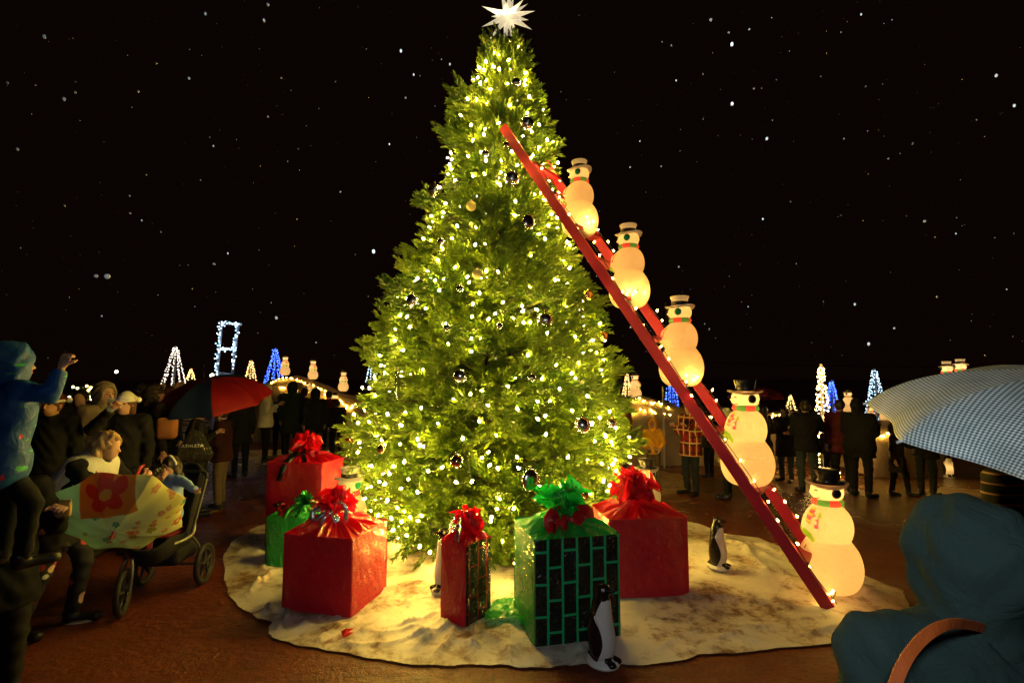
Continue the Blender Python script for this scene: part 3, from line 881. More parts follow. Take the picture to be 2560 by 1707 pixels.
# ------------------------------------------------------------------ presents
def film(name, color, dark=None, brick=None):
    n = NT(name); co = n.coord('Object')
    cr = n.noise(co, 5.5, 3, .55, 2.2); cr2 = n.noise(co, 17, 3, .6, 1.6)
    vo = n.new('ShaderNodeTexVoronoi'); vo.feature = 'DISTANCE_TO_EDGE'; vo.inputs['Scale'].default_value = 5.0
    ds = n.new('ShaderNodeVectorMath', operation='ADD')
    nv = n.new('ShaderNodeTexNoise'); nv.inputs['Scale'].default_value = 3.0; n.link(co, nv.inputs['Vector'])
    sc2 = n.new('ShaderNodeVectorMath', operation='SCALE'); sc2.inputs['Scale'].default_value = .5
    n.link(nv.outputs['Color'], sc2.inputs[0]); n.link(co, ds.inputs[0]); n.link(sc2.outputs[0], ds.inputs[1]); n.link(ds.outputs[0], vo.inputs['Vector'])
    def crease(src, wd): return n.ramp(n.math('ABSOLUTE', n.math('SUBTRACT', src, .5)), [(0.0, 1.0), (wd, .25), (wd * 4, 0.0)])
    h = n.math('ADD', n.math('MULTIPLY', cr, .30), n.math('MULTIPLY', crease(cr, .016), .26))
    h = n.math('ADD', h, n.math('MULTIPLY', crease(n.noise(co, 9, 2, .5, 1.2), .02), .16)); h = n.math('ADD', h, n.math('MULTIPLY', n.ramp(vo.outputs['Distance'], [(0.0, 0.0), (.05, 1.0)]), .10))
    nm = n.bump(h, 1.0, .10)
    base = n.mix(n.noise(co, 3, 3), tuple(q * .75 for q in color), tuple(q * 1.15 for q in color))
    if brick is not None:
        bt = n.new('ShaderNodeTexBrick'); uvn = n.coord('UV')
        bt.inputs['Scale'].default_value = 1.0; bt.inputs['Brick Width'].default_value = brick[0]; bt.inputs['Row Height'].default_value = brick[1]
        bt.inputs['Mortar Size'].default_value = brick[2]; bt.inputs['Mortar Smooth'].default_value = .08
        for k in ('Color1', 'Color2'): bt.inputs[k].default_value = (*dark, 1)
        bt.inputs['Mortar'].default_value = (*color, 1)
        n.link(uvn, bt.inputs['Vector']); base = bt.outputs['Color']
    p = n.bsdf(base, .5, spec=.12, coat=.65 if brick else 1.0, normal=n.bump(cr, .25, .01), Coat_Roughness=.14 if brick else .055)
    n.link(nm, p.inputs['Coat Normal'])
    return n.done(p)
def thin_film(name, color):
    n = NT(name); co = n.coord('Object')
    nm = n.bump(n.noise(co, 9, 3, .55, 2.5), .7, .03)
    p = n.bsdf(color, .16, spec=.9, coat=.6, normal=nm, Coat_Roughness=.06)
    t_ = n.new('ShaderNodeBsdfTranslucent'); t_.inputs['Color'].default_value = (*[min(1, q * 1.6) for q in color], 1)
    g_ = n.new('ShaderNodeBsdfTransparent'); g_.inputs['Color'].default_value = (*[min(1, .15 + q * 1.5) for q in color], 1)
    m1 = n.new('ShaderNodeMixShader'); m1.inputs[0].default_value = .35; n.link(p.outputs[0], m1.inputs[1]); n.link(t_.outputs[0], m1.inputs[2])
    m2 = n.new('ShaderNodeMixShader'); m2.inputs[0].default_value = .12; n.link(m1.outputs[0], m2.inputs[1]); n.link(g_.outputs[0], m2.inputs[2])
    return n.done(m2)
RED = (.58, .0012, .020); GRN = (.004, .26, .035)
M_RED = film('red wrapping film', RED); M_GREEN = film('green wrapping film', GRN)
M_REDBR = film('red brick print film', (.20, .003, .006), (.009, .0015, .002), (.25, .11, .007))
M_GRBR = film('green brick print film', (.008, .34, .12), (.003, .006, .004), (.245, .121, .010))
M_REDT = thin_film('thin red cellophane', (.58, .0016, .018)); M_GREENT = thin_film('thin green cellophane', (.006, .36, .05))
M_SILR = plain('silver ribbon', (.62, .62, .64), .22, .85, bump=.6, scale=25)
M_REDR = cloth('red satin ribbon', (.40, .008, .012), .4, bump=.3); M_BLKR = plain('black ribbon', (.008, .008, .010), .28, bump=.3)
M_TINS = plain('green tinsel', (.01, .22, .04), .22, .6, bump=1.0, scale=60); M_TINR = plain('red tinsel', (.35, .02, .015), .25, .6, bump=1.0, scale=60)

def wrap_box(root, w_, d_, h_, mats, side_mats=(0, 0, 0, 0), seed=0):
    """box body, local origin at its base centre, slight bulge and soft corners; faces: -Y, +X, +Y, -X then the top"""
    r_ = np.random.default_rng(seed); N = 44; m = MB(); wvs = [(r_.uniform(4, 17), r_.uniform(3, 15), r_.uniform(0, 6.28)) for _ in range(9)]
    dims = [(np.array([1, 0, 0]), np.array([0, -1.0, 0]), w_, d_), (np.array([0, 1, 0]), np.array([1.0, 0, 0]), d_, w_),
            (np.array([-1, 0, 0]), np.array([0, 1.0, 0]), w_, d_), (np.array([0, -1, 0]), np.array([-1.0, 0, 0]), d_, w_)]
    s_ = np.linspace(-1, 1, N); z_ = np.linspace(0, 1, N)
    for k, (t_, nn_, L, D) in enumerate(dims):
        S, Z = np.meshgrid(s_, z_, indexing='ij')
        bul = .006 * np.sin(S * 5 + k) * np.sin(Z * 6 + seed) * (1 - S ** 6) * np.sin(np.pi * Z) + .004 * (1 - S ** 4) + (1 - S ** 8) * sum(.0011 * np.abs(np.sin(S * a_ + Z * b_ + c_ + k * 2)) ** .7 for a_, b_, c_ in wvs) * (.35 if side_mats[k] else 1)
        P = (S * L / 2)[..., None] * t_ + (D / 2 + bul - .006 * np.abs(S) ** 14)[..., None] * nn_ + (Z * h_)[..., None] * np.array([0, 0, 1.0])
        P += (np.sin(S * 3.1 + Z * 5 + seed + k) * .003 * (1 - np.abs(S) ** 8))[..., None] * np.array([0, 0, 1.0])
        m.grid(P, side_mats[k], uv=np.stack([Z * h_ + .03 * k, S * L / 2 + .013], -1))
    m.box((0, 0, h_ / 2 - .004), (w_ - .02, d_ - .02, h_ - .012), m=0)
    return m.build('wrapped_box', mats, root, smooth=True, uv=True)

def gather(root, w_, d_, h_, knot, mat, seed=0, plume=.22, pw=.16, pmat=None):
    """loose film drawn up from the box edges to a knot, then a crumpled plume above it"""
    r_ = np.random.default_rng(seed); NS, NT_ = 160, 22
    a = np.linspace(0, 2 * np.pi, NS, endpoint=False)
    c_, s_ = np.cos(a), np.sin(a); k = 1 / np.maximum(np.abs(c_), np.abs(s_))
    edge = np.stack([c_ * k * (w_ / 2 + .006), s_ * k * (d_ / 2 + .006)], -1)
    t_ = np.linspace(0, 1, NT_)
    ph = r_.uniform(0, 6.28, 6)
    P = np.zeros((NT_, NS, 3))
    fold = sum(np.sin(a * f_ + p_) * q_ for f_, p_, q_ in zip((9, 14, 23, 31, 47, 5), ph, (.010, .012, .010, .008, .006, .012)))
    for i, q in enumerate(t_):
        shrink = (1 - q) ** .85 * (1 - .07) + .07
        xy = edge * shrink + np.array(knot[:2]) * (1 - shrink)
        zz = h_ - .015 + (knot[2] - h_ + .015) * q ** 1.9 + .022 * np.sin(np.pi * min(q * 1.5, 1))
        lump = fold * np.sin(np.pi * min(1, q * 1.05 + .04)) * 1.3
        P[i, :, :2] = xy; P[i, :, 2] = zz + lump + (.012 * np.sin(a * 3 + ph[0]) * q * (1 - q) * 4)
    m = MB().grid(P, closed_v=True); m.build('gathered_film', mat, root)
    m = MB(); NU, NV = 16, 13
    for k in range(17):                                      # crumpled sheets bursting out of the knot
        az = k * 2.4 + r_.uniform(-.4, .4); el = r_.uniform(.35, 1.45); L = plume * r_.uniform(.75, 1.25); W = pw * r_.uniform(.7, 1.15)
        d = np.array([math.cos(az) * math.cos(el), math.sin(az) * math.cos(el), math.sin(el)]); sd = unit(np.cross(d, (0, 0, 1.0)) + r_.normal(0, .25, 3)); nn_ = np.cross(sd, d)
        q1, q2, q3 = r_.uniform(0, 6.28, 3); P = np.zeros((NU, NV, 3))
        for i in range(NU):
            u = i / (NU - 1)
            for j in range(NV):
                v = j / (NV - 1) * 2 - 1
                wv = W * (.10 + .9 * u ** .8) * (1 - .35 * u * u) * .55
                h__ = W * .42 * (.25 + u) * math.sin(v * 4.2 + q1) * .5 + W * .22 * math.sin(u * 9 + v * 3 + q2) * u + W * .16 * math.sin(v * 11 + u * 6 + q3) * u
                P[i, j] = np.array(knot) + d * L * (u * (1 - .16 * abs(v) - .10 * math.sin(v * 7 + q3) * u)) + sd * wv * v + nn_ * h__ - np.array([0, 0, .10 * L * u * u * (1.3 - math.sin(el))])
        m.grid(P)
    m.build('cellophane_plume', pmat or mat, root)

def strap(pts, wid, nrm_hint=(0, 0, 1), thick=.004, n_=18, taper=None):
    """flat ribbon with thickness along a curve"""
    sp = spline(pts, n_); t_ = np.gradient(sp, axis=0); m = MB(); P = []
    for i in range(n_):
        d = unit(t_[i]); s_ = unit(np.cross(d, np.asarray(nrm_hint, float) + 1e-4)); nn_ = np.cross(s_, d)
        wv = wid * (1 if taper is None else np.interp(i / (n_ - 1), *taper))
        P.append([sp[i] + s_ * wv / 2 + nn_ * thick / 2, sp[i] - s_ * wv / 2 + nn_ * thick / 2, sp[i] - s_ * wv / 2 - nn_ * thick / 2, sp[i] + s_ * wv / 2 - nn_ * thick / 2])
    m.grid(np.array(P), closed_v=True); return m

def bow(root, c, mat, L=.16, wid=.06, facing=(0, -1, 0), droop=.05, tails=2, tilt=0.0):
    c = np.asarray(c, float); f_ = unit(facing); s_ = unit(np.cross((0, 0, 1.0), f_)) ; u_ = np.array([0, 0, 1.0])
    for k in (-1, 1):
        sd = s_ * k
        up_k = u_ * (1 + k * tilt)
        m = strap([c, c + sd * L * .45 + up_k * .07 + f_ * .03, c + sd * L + up_k * .02 + f_ * .05, c + sd * L * .85 - up_k * droop + f_ * .07, c + sd * L * .4 - up_k * .02 + f_ * .05, c], wid, f_ * .35 + u_ * .05, n_=26)
        m.build('bow_loop', mat, root)
    for k in range(tails):
        sd = s_ * (1 if k else -1)
        strap([c + f_ * .02, c + sd * L * .25 - u_ * .03 + f_ * .06, c + sd * L * (.5 + .15 * k) - u_ * (droop * 1.6) + f_ * .09], wid * .85, f_, n_=14).build('bow_tail', mat, root)
    MB().ball(c + f_ * .03, (.028, .024, .024), 12, 8).build('bow_knot', mat, root)

def present(name, label, corner_px, w_, d_, h_, yaw, mats, side_mats=(0, 0, 0, 0), seed=0):
    """corner_px: pixel of the nearest bottom corner; local axes: -Y face of width w_ on the left of that corner, +X face of depth d_ on its right"""
    c = gnd(*corner_px, .025); rt = rotz(yaw)
    o_ = c - rt @ np.array([w_ / 2, -d_ / 2, 0]); o_[2] = .022
    root = empty(name, o_, yaw, label, 'present', 'presents round the big tree')
    wrap_box(root, w_, d_, h_, mats, side_mats, seed)
    return root
# wide red one in front
r_ = present('present', 'wide red cellophane present with a silver ribbon bow, in front of the tree', (877, 1542), .70, .64, .66, R(-14), [M_RED], seed=1)
gather(r_, .70, .64, .66, (-.06, .05, .77), M_REDT, 1, .22, .22)
bow(r_, (-.06, -.03, .79), M_SILR, .16, .045, (.25, -1, 0), .10, tilt=.4)
# small tall red one with brick print
r_ = present('present', 'small tall red present with a black brick print and a silver ribbon', (1163, 1566), .30, .33, .66, R(-38), [M_RED, M_REDBR], (0, 1, 1, 0), seed=2)
gather(r_, .30, .33, .66, (-.02, .02, .74), M_REDT, 2, .17, .19)
bow(r_, (-.03, -.03, .755), M_SILR, .12, .035, (-.5, -1, 0), .08, tilt=.3)
# green brick print
r_ = present('present', 'big green present with black brick print and red bow under a green plume', (1338, 1616), .66, .72, .80, R(-76), [M_GREEN, M_GRBR], (0, 1, 1, 0), seed=3)
gather(r_, .66, .72, .80, (.02, -.02, .90), M_GREENT, 3, .27, .24)
bow(r_, (.10, -.02, .90), M_REDR, .20, .10, (.95, .25, 0), .07)
q_ = np.random.default_rng(44); P = np.zeros((20, 13, 3)); yw = r_.rotation_euler[2]
for i in range(20):
    for j in range(13):
        u, v = i / 19, j / 12; pw_ = gnd(1330 - 118 * u, 1492 + 22 * u + (74 - 40 * u) * v + 8 * math.sin(u * 9) * v, .03)
        lp_ = rotz(-yw) @ (pw_ - np.array(r_.location[:])); lp_[2] = .012 + .05 * abs(math.sin(u * 7 + v * 5 + math.sin(v * 9))) * (1 - .6 * u) + .016 * abs(math.sin(u * 19 - v * 13)); P[i, j] = lp_
MB().grid(P).build('film_tail', M_GREENT, r_)
# red one right of it
r_ = present('present', 'red cellophane present with a very large red plume beside the green brick one', (1724, 1485), .78, .60, .72, R(6), [M_RED], seed=4)
gather(r_, .78, .60, .72, (-.05, 0, .84), M_REDT, 4, .26, .36)
# tall red one at the back
r_ = present('present', 'tallest red present with a black ribbon at the edge of the cloth, farthest back', (800, 1372), .74, .55, 1.02, R(-9), [M_RED], seed=5)
gather(r_, .74, .55, 1.02, (-.02, 0, 1.11), M_REDT, 5, .24, .26)
strap([(-.02, -.03, 1.14), (-.08, -.20, 1.08), (-.13, -.31, .95), (-.17, -.315, .80)], .07, (0, -1, .2), n_=16).build('ribbon_tail', M_BLKR, r_)
strap([(-.02, -.03, 1.14), (.08, -.22, 1.10), (.16, -.29, 1.04)], .05, (0, -1, .4), n_=12).build('ribbon_tail', M_BLKR, r_)
# small green one
r_ = present('present', 'small plain green present topped with a green tinsel bow and a red pom bow', (762, 1416), .46, .36, .52, R(-4), [M_GREEN], seed=6)
def tinsel(c, r0, nn_, seed, mat, name):
    q = np.random.default_rng(seed); m = MB()
    for k in range(nn_):
        d = unit(q.normal(size=3) + np.array([0, 0, .5])); s_ = unit(np.cross(d, q.normal(size=3))); L = r0 * q.uniform(.6, 1)
        e = np.asarray(c) + d * L; b = np.asarray(c) + d * .02
        w2 = .012 + .006 * q.uniform()
        m.add([b - s_ * w2, b + s_ * w2, e + s_ * w2 * .7, e - s_ * w2 * .7, ], [(0, 1, 2, 3)])
    return m.build(name, mat, r_, smooth=False)
tinsel((.13, -.02, .66), .13, 90, 3, M_TINS, 'tinsel_bow'); tinsel((-.06, -.1, .58), .09, 120, 4, M_TINR, 'pom_bow')
strap([(.13, -.02, .64), (.0, -.10, .60), (-.02, -.19, .52)], .05, (0, -1, .3), n_=12).build('ribbon_tail', M_TINS, r_)
strap([(.13, -.02, .66), (.12, -.10, .58), (.12, -.185, .525)], .05, (0, -1, .3), n_=12).build('ribbon_tail', M_TINS, r_)
# scrap of red film on the cloth
p = gnd(865, 1578, .05); m = MB(); m.add([(-.05, .03, .01), (.055, .035, .03), (.0, -.06, .012), (.002, .0, .045), (-.05, .03, 0), (.055, .035, .0), (.0, -.06, 0)], [(0, 2, 3), (2, 1, 3), (1, 0, 3), (4, 5, 6)])
o = m.build('film_scrap', M_REDT, smooth=False); o.location = p - np.array([0, 0, .02]); tag(o, 'tiny scrap of red film lying on the white cloth', 'scrap')

# ------------------------------------------------------------------ penguins
def penguin_shell():
    def f(P):
        d = ell(P, (0, .0, .36), (.125, .120, .27)); d = smin(d, ell(P, (0, -.01, .22), (.130, .130, .20)), .05)
        d = smin(d, ell(P, (0, -.005, .62), (.082, .085, .13)), .08); d = smin(d, ell(P, (0, -.02, .735), (.066, .078, .066)), .03)
        d = smin(d, cap(P, (0, -.07, .742), (0, -.155, .748), .030, .008), .02)
        for s_ in (-1, 1):
            d = smin(d, ell(P, (s_ * .118, .03, .37), (.028, .062, .17), rot=np.array(Euler((.12, s_ * .14, 0)).to_matrix())), .02)
            d = smin(d, ell(P, (s_ * .055, -.105, .075), (.045, .085, .028)), .015)
        d = smin(d, cap(P, (0, .09, .10), (0, .15, .07), .05, .02), .03)
        b = ell(P, (0, -.01, .045), (.150, .175, .050)); b = smax(b, -P[:, 2] + .0, .01)
        return smin(d, b, .012)
    V, Q = polygonise(f, (-.2, -.24, -.01), (.2, .22, .84), .011)
    x, y, z = V.T
    # white front: signed field, black where negative
    belly = .135 + .10 * np.clip((z - .1) / .35, 0, 1) - .24 * np.clip((z - .42) / .2, 0, 1)
    an = np.abs(np.arctan2(x, -y + .02))
    wht = (1.25 - .35 * np.sin((z - .1) * 9)) - an
    wht = np.where(z > .52, wht - (z - .52) * 5.5, wht)
    wht = np.where(z > .655, -1.0, wht)
    flip = np.maximum.reduce([-(np.abs(np.abs(x) - .12) - .05) * 0 - 1.0 + 0 * z])
    base = (.082 - z) * 20
    feet = np.maximum(1 - ((np.abs(x) - .055) / .045) ** 2 - ((y + .125) / .075) ** 2, -1)
    wv = np.where(z < .10, np.maximum(np.clip(base, -1, 1), np.clip(wht, -1, 1)), wht)
    wv = np.where((z > .052) & (z < .13) & (feet > 0) & (y < -.07), -feet, wv)
    return V, Q, np.clip(wv * 3, -1, 1)
PV, PQ, PW = penguin_shell()
n = NT('penguin plastic'); co = n.coord('Object')
k = n.ramp(n.math('MULTIPLY_ADD', attr(n, 'white'), .5, .5), [(.47, 0.0), (.53, 1.0)])
c = n.mix(k, (.010, .008, .007), (.82, .80, .76))
pr = n.bsdf(c, n.mix(k, (.22, .22, .22), (.4, .4, .4)), spec=.5, normal=n.bump(n.noise(co, 30, 3), .12, .01)); t_ = n.new('ShaderNodeBsdfTranslucent'); n.link(c, t_.inputs['Color'])
mx = n.new('ShaderNodeMixShader'); mx.inputs[0].default_value = .35; n.link(pr.outputs[0], mx.inputs[1]); n.link(t_.outputs[0], mx.inputs[2])
M_PENG = n.done(mx)
PROTO = empty('penguin'); obj('body', PV, PQ, M_PENG, PROTO, attrs={'white': PW})
for s_ in (-1, 1):
    MB().ball((s_ * .060, -.050, .758), (.010, .015, .015), 14, 9).build('eye', M_WHITEP, PROTO)
    MB().ball((s_ * .068, -.053, .758), (.005, .007, .007), 12, 8).build('pupil', M_BLACKP, PROTO)
peng_used = [False]
def penguin(p, h_, face_deg, label, group, power=0.0):
    r_ = copy_tree(PROTO) if peng_used[0] else PROTO; peng_used[0] = True
    r_.location = [float(q) for q in p]; r_.scale = (h_ / .80,) * 3; r_.rotation_euler = (0, 0, R(-face_deg)); tag(r_, label, 'penguin', group)
    if power: lamp('penguin_lamp', (0, 0, .33), power, (1, .56, .16), .04, r_)
    return r_
GP = 'plastic penguins round the big tree'
def stand(px, bottom_py, top_py, dz=.02):
    p = gnd(px, bottom_py, dz); p[1] += .10; p[0] *= 1 + .10 / p[1]
    return p, at(px, top_py, p[1])[2] - dz
p, h_ = stand(1505, 1683, 1456, .003); penguin(p, h_, -52, 'largest plastic penguin, standing against the front of the green brick print present', GP)
p, h_ = stand(1795, 1432, 1292); penguin(p, h_, -58, 'plastic penguin on the open cloth between the plumed red present and the ladder', GP)
p, h_ = stand(700, 1378, 1252); penguin(p, h_, 72, 'plastic penguin half hidden by the small green present', GP)
p, h_ = stand(1112, 1490, 1318); penguin(p, h_, 55, 'plastic penguin half hidden behind the small tall red present', GP, .15)
# ------------------------------------------------------------------ mounds behind the crowd, with snowmen and strings of lights
n = NT('mound burlap'); co = n.coord('Object')
c = n.mix(n.noise(co, 2.2, 5, .6), (.22, .15, .09), (.46, .36, .26))
m_mound = n.done(n.bsdf(c, .8, spec=.25, normal=n.bump(n.noise(co, 7, 6, .65), .6, .06)))
MOUNDS = {}
def mound(key, sil, Y, depth, label):
    q = np.array([at(px, py, Y) for px, py in sil]); xs, zs = q[:, 0], np.maximum(q[:, 2], 0)
    NXm, NYm = 70, 40
    X_ = np.linspace(xs[0], xs[-1], NXm); s_ = np.linspace(-1, 1, NYm)
    def hz(x, y):
        zt = np.interp(x, xs, zs, left=0, right=0); k = np.clip(1 - (np.abs(y - Y) / depth) ** 2.6, 0, 1) ** .5
        return zt * k
    gx_, gs_ = np.meshgrid(X_, Y + s_ * depth, indexing='ij')
    Z_ = hz(gx_, gs_); Z_ = Z_ + .025 * np.sin(gx_ * 6 + gs_ * 3) * (Z_ > .1) + .02 * np.sin(gs_ * 9 - gx_ * 4) * (Z_ > .1)
    Z_ = np.maximum(Z_, .0) - .01 * (Z_ < .02)
    o = MB().grid(np.stack([gx_, gs_, Z_], -1)).build('mound', m_mound); tag(o, label, 'mound')
    MOUNDS[key] = hz
def on_mound(key, px, py, lift=.03):
    d = ray(px, py); d = d / d[1]
    for y in np.arange(8, 22, .03):
        p = CAM + d * y
        if p[2] < MOUNDS[key](p[0], p[1]) + lift: return p
    return CAM + d * 14
mound('a', [(596, 1085), (612, 1010), (640, 985), (665, 962), (690, 948), (735, 941), (770, 945), (800, 958), (840, 978), (880, 992), (905, 1005), (922, 1030), (930, 1088)], 17.5, 1.3, 'brown mound with a lit snowman row on top, behind the hooded crowd beside the tree')
mound('b', [(770, 1092), (790, 1048), (830, 1034), (880, 1030), (915, 1040), (930, 1095)], 16.0, .55, 'low brown ledge with a penguin in front, between the dark crowd and the big tree')
mound('c', [(1525, 1142), (1532, 1030), (1545, 1005), (1565, 996), (1600, 991), (1640, 998), (1680, 1012), (1720, 1025), (1760, 1045), (1790, 1080), (1800, 1142)], 13.0, 1.0, 'grey brown mound behind the yellow hoodie and the plaid shirt')
mound('d', [(1868, 1140), (1885, 1075), (1905, 1052), (1930, 1035), (1970, 1024), (2010, 1032), (2045, 1058), (2075, 1085), (2090, 1140)], 13.6, 1.0, 'brown mound behind the pair in black coats beside the warm light cone')
mound('e', [(2098, 1165), (2118, 1090), (2140, 1064), (2200, 1050), (2300, 1052), (2420, 1042), (2560, 1036), (2680, 1050), (2720, 1168)], 11.6, 1.0, 'long brown mound with two penguins standing against it')
def mstring(key, label, pts, nb):
    string('string_lights', label, [on_mound(key, *p) for p in pts], nb, r=.015, L=.034, wire=.006, mat=M_BULBB, group='strings of lights lying on the mounds', jitter=.02)
mstring('a', 'warm lights draped along the top of the snowman mound left of the tree', [(672, 966), (690, 952), (720, 946), (745, 952), (765, 958), (800, 972), (828, 985)], 20)
mstring('a', 'warm lights draped down the shoulder of the mound toward the big tree', [(838, 990), (850, 1002), (862, 1012), (875, 1020), (888, 1012), (895, 1020)], 16)
mstring('a', 'warm lights across the middle of the snowman mound behind the cream hoodie', [(690, 972), (712, 970), (740, 978), (780, 984), (815, 990), (850, 1018), (885, 1022)], 18)
mstring('c', 'upper row of warm lights on the mound behind the yellow hoodie', [(1570, 1002), (1600, 1001), (1630, 1008), (1655, 1012), (1680, 1022)], 14)
mstring('c', 'lower row of warm lights on the mound behind the yellow hoodie', [(1578, 1030), (1600, 1026), (1625, 1028), (1645, 1034), (1680, 1040)], 9)
mstring('d', 'warm lights on the mound between the raincoat and the black coats', [(1905, 1045), (1925, 1042), (1945, 1038), (1950, 1070), (1925, 1080)], 10)
mstring('e', 'warm lights along the crest of the mound with the penguins', [(2150, 1080), (2165, 1072), (2180, 1088), (2210, 1086), (2246, 1090), (2300, 1090), (2350, 1094), (2376, 1099), (2420, 1100), (2460, 1110)], 22)

GB = 'small lit snowmen on the mounds'
def bsnow(black, px, pb, pt, Y, face, label, power=3.2, tilt=0.0):
    p = at(px, pb, Y); h_ = at(px, pt, Y)[2] - p[2]
    snowman(black, p, h_, face, label, GB, power * h_ * h_, (1.0, .62, .26), tilt)
bsnow(True, 712, 938, 887, 17.5, -35, 'snowman next to the blue light cone, on the peak of the mound')
bsnow(True, 782, 948, 897, 17.4, -35, 'snowman in the middle of the three on the ridge of the mound by the tree')
bsnow(True, 858, 978, 925, 17.3, -35, 'snowman lowest on the sloping ridge, nearest the big tree')
bsnow(True, 788, 986, 950, 16.1, -30, 'tilted snowman lying on the front of the mound over the crowd', tilt=-.6)
bsnow(True, 836, 1038, 981, 15.8, -35, 'snowman on the brown ledge in front of the mound')
bsnow(True, 948, 898, 858, 18.5, -20, 'snowman mostly hidden behind the branches of the big tree')
bsnow(True, 1588, 999, 931, 13.0, -40, 'snowman on the mound top beside the small warm light cone')
bsnow(True, 2122, 1038, 973, 12.2, -40, 'snowman looking over the shoulder of the man in the wide black coat')
bsnow(True, 2178, 1070, 1012, 11.8, -25, 'snowman under the white and blue light cone')
bsnow(True, 2212, 1071, 1016, 11.7, -25, 'snowman between the white and blue cone and the checked umbrella')
bsnow(True, 2268, 1082, 985, 11.2, -25, 'large snowman body glowing behind the lower edge of the checked umbrella')
bsnow(False, 2372, 1005, 903, 12.2, 10, 'snowman with only its hat showing over the checked umbrella, lower one')
bsnow(False, 2406, 1000, 897, 12.2, 10, 'snowman with only its hat showing over the checked umbrella, higher one')
bsnow(True, 1890, 1085, 1000, 11.5, 60, 'snowman behind the neck of the long haired person under the dark red umbrella')
GPB = 'glowing penguins standing along the mounds'
def bpeng(px, pb, pt, face, label, pw=1.3):
    p = gnd(px, pb, 0.0); penguin(p, at(px, pt, p[1])[2], face, label, GPB, pw)
bpeng(831, 1088, 1052, -30, 'small lit penguin on the dark ground in front of the ledge by the tree')
bpeng(627, 1068, 1032, -50, 'small lit penguin between the red and blue umbrella and the cream hoodie')
bpeng(757, 1078, 1040, 30, 'small lit penguin glimpsed between the dark coats')
bpeng(1690, 1150, 1104, 40, 'small lit penguin behind the legs of the plaid shirt man')
bpeng(2181, 1181, 1121, 0, 'lit penguin facing us between the wide black coat and the hooded child')
bpeng(2372, 1194, 1133, 5, 'lit penguin under the checked umbrella, by itself against the mound')

# ------------------------------------------------------------------ cones of lights
M_POLE = plain('grey pole', (.22, .22, .23), .5, .3)
GT = 'cones of lights around the square'
def light_tree(px, pt, pb, Y, wpx, mat, strands, per, label, base_z=None, r_px=2.0):
    top = at(px, pt, Y); base = at(px, pb, Y); bz = base[2]; W = wpx / F_PX * Y / 2; H_ = top[2] - bz
    root = empty('light_cone', (top[0], Y, 0), label=label, cat='light tree', group=GT)
    m = MB(); m.tube([(0, 0, 0), (0, 0, top[2] + .05)], .035, 8); m.build('pole', M_POLE, root)
    r_ = r_px / F_PX * Y * .52
    for k in range(strands):
        a = (k + .3) * 2 * np.pi / strands; m = MB(); pts = []
        for i in range(per):
            u = (i + rng.uniform(.1, .9)) / per
            rr_ = W * (.16 + .84 * u ** 1.15)
            pts.append(np.array([rr_ * math.cos(a) + rng.normal(0, .03) * W, rr_ * math.sin(a) + rng.normal(0, .03) * W, top[2] - u * H_]))
        pts = np.array([[.14 * W * math.cos(a), .14 * W * math.sin(a), top[2]]] + pts)
        m.tube(pts, .004, 4, 0, cap=False)
        for p in pts[1:]: m.ball(p, r_ * rng.uniform(.8, 1.25), 6, 4, 1)
        m.build('light_strand', [M_WIRE, mat], root)
    return root
light_tree(439, 868, 965, 21, 56, M_FARX, 9, 17, 'tall cone of white lights with a dark centre, by the raised phone')
light_tree(478, 922, 950, 30, 22, M_FARW, 7, 7, 'tiny amber light cone between the tall white cone and the lit tower')
light_tree(628, 902, 975, 21, 40, M_FARW, 9, 13, 'amber light cone between the lit tower and the blue cone')
light_tree(689, 872, 965, 19.5, 52, M_FARB, 9, 18, 'deep blue light cone beside the peak of the snowman mound')
light_tree(930, 892, 955, 21, 30, M_FARC, 7, 13, 'pale blue light cone half behind the left branches of the big tree')
light_tree(1567, 934, 1000, 15, 30, M_FARW, 8, 13, 'amber light cone touching the snowman on the right hand mound')
light_tree(1677, 905, 1018, 17, 36, M_FARB, 8, 22, 'blue light cone behind the thin white pole')
light_tree(1976, 988, 1025, 22, 26, M_FARW, 8, 8, 'small amber light cone above the heads of the black coats')
light_tree(2079, 953, 1035, 15.5, 44, M_FARB, 9, 16, 'blue light cone right behind the big warm light cone')
light_tree(2186, 926, 1065, 13.5, 62, M_FARC, 10, 24, 'cool white light cone above the tip of the checked umbrella')
o_ = light_tree(2052, 915, 1192, 10.6, 62, glow('cone warm bulb', (1.0, .58, .14), 55, False), 9, 26, 'biggest warm light cone reaching the wet ground among the dark coats', r_px=2.7)

# ------------------------------------------------------------------ lit tower, poles, lamps, lit bushes
tb = at(560, 960, 20); tower = empty('lit_tower', (tb[0], 20, 0), label='white H shaped timber tower wound with cool white lights', cat='tower')
M_WHT = plain('white timber', (.55, .55, .60), .6)
def tp_(px, py): return at(px, py, 20) - np.array([tb[0], 20, 0])
l0, l1, r0, r1 = tp_(540, 962), tp_(554, 806), tp_(577, 962), tp_(597, 808)
for a_, b_ in ((l0, l1), (r0, r1)):
    a2 = a_ + (a_ - b_) * (a_[2] / (b_[2] - a_[2])); a2[2] = max(a2[2], 0)
    MB().tube([a2, b_], .055, 8).build('post', M_WHT, tower)
for a_, b_ in ((tp_(548, 808), tp_(606, 811)), (tp_(549, 872), tp_(588, 872)), (tp_(545, 932), tp_(584, 938))):
    MB().tube([a_, b_], .05, 8).build('crossbar', M_WHT, tower)
def strand_along(a_, b_, k):
    m = MB(); pts = [a_ + (b_ - a_) * u + rng.normal(0, .05, 3) + np.array([0, -.09, 0]) for u in np.linspace(0, 1, k)]
    m.tube(pts, .005, 4, 0, cap=False)
    for p in pts: m.ball(p, .026, 6, 4, 1)
    m.build('light_strand', [M_WIRE, M_FARC], tower)
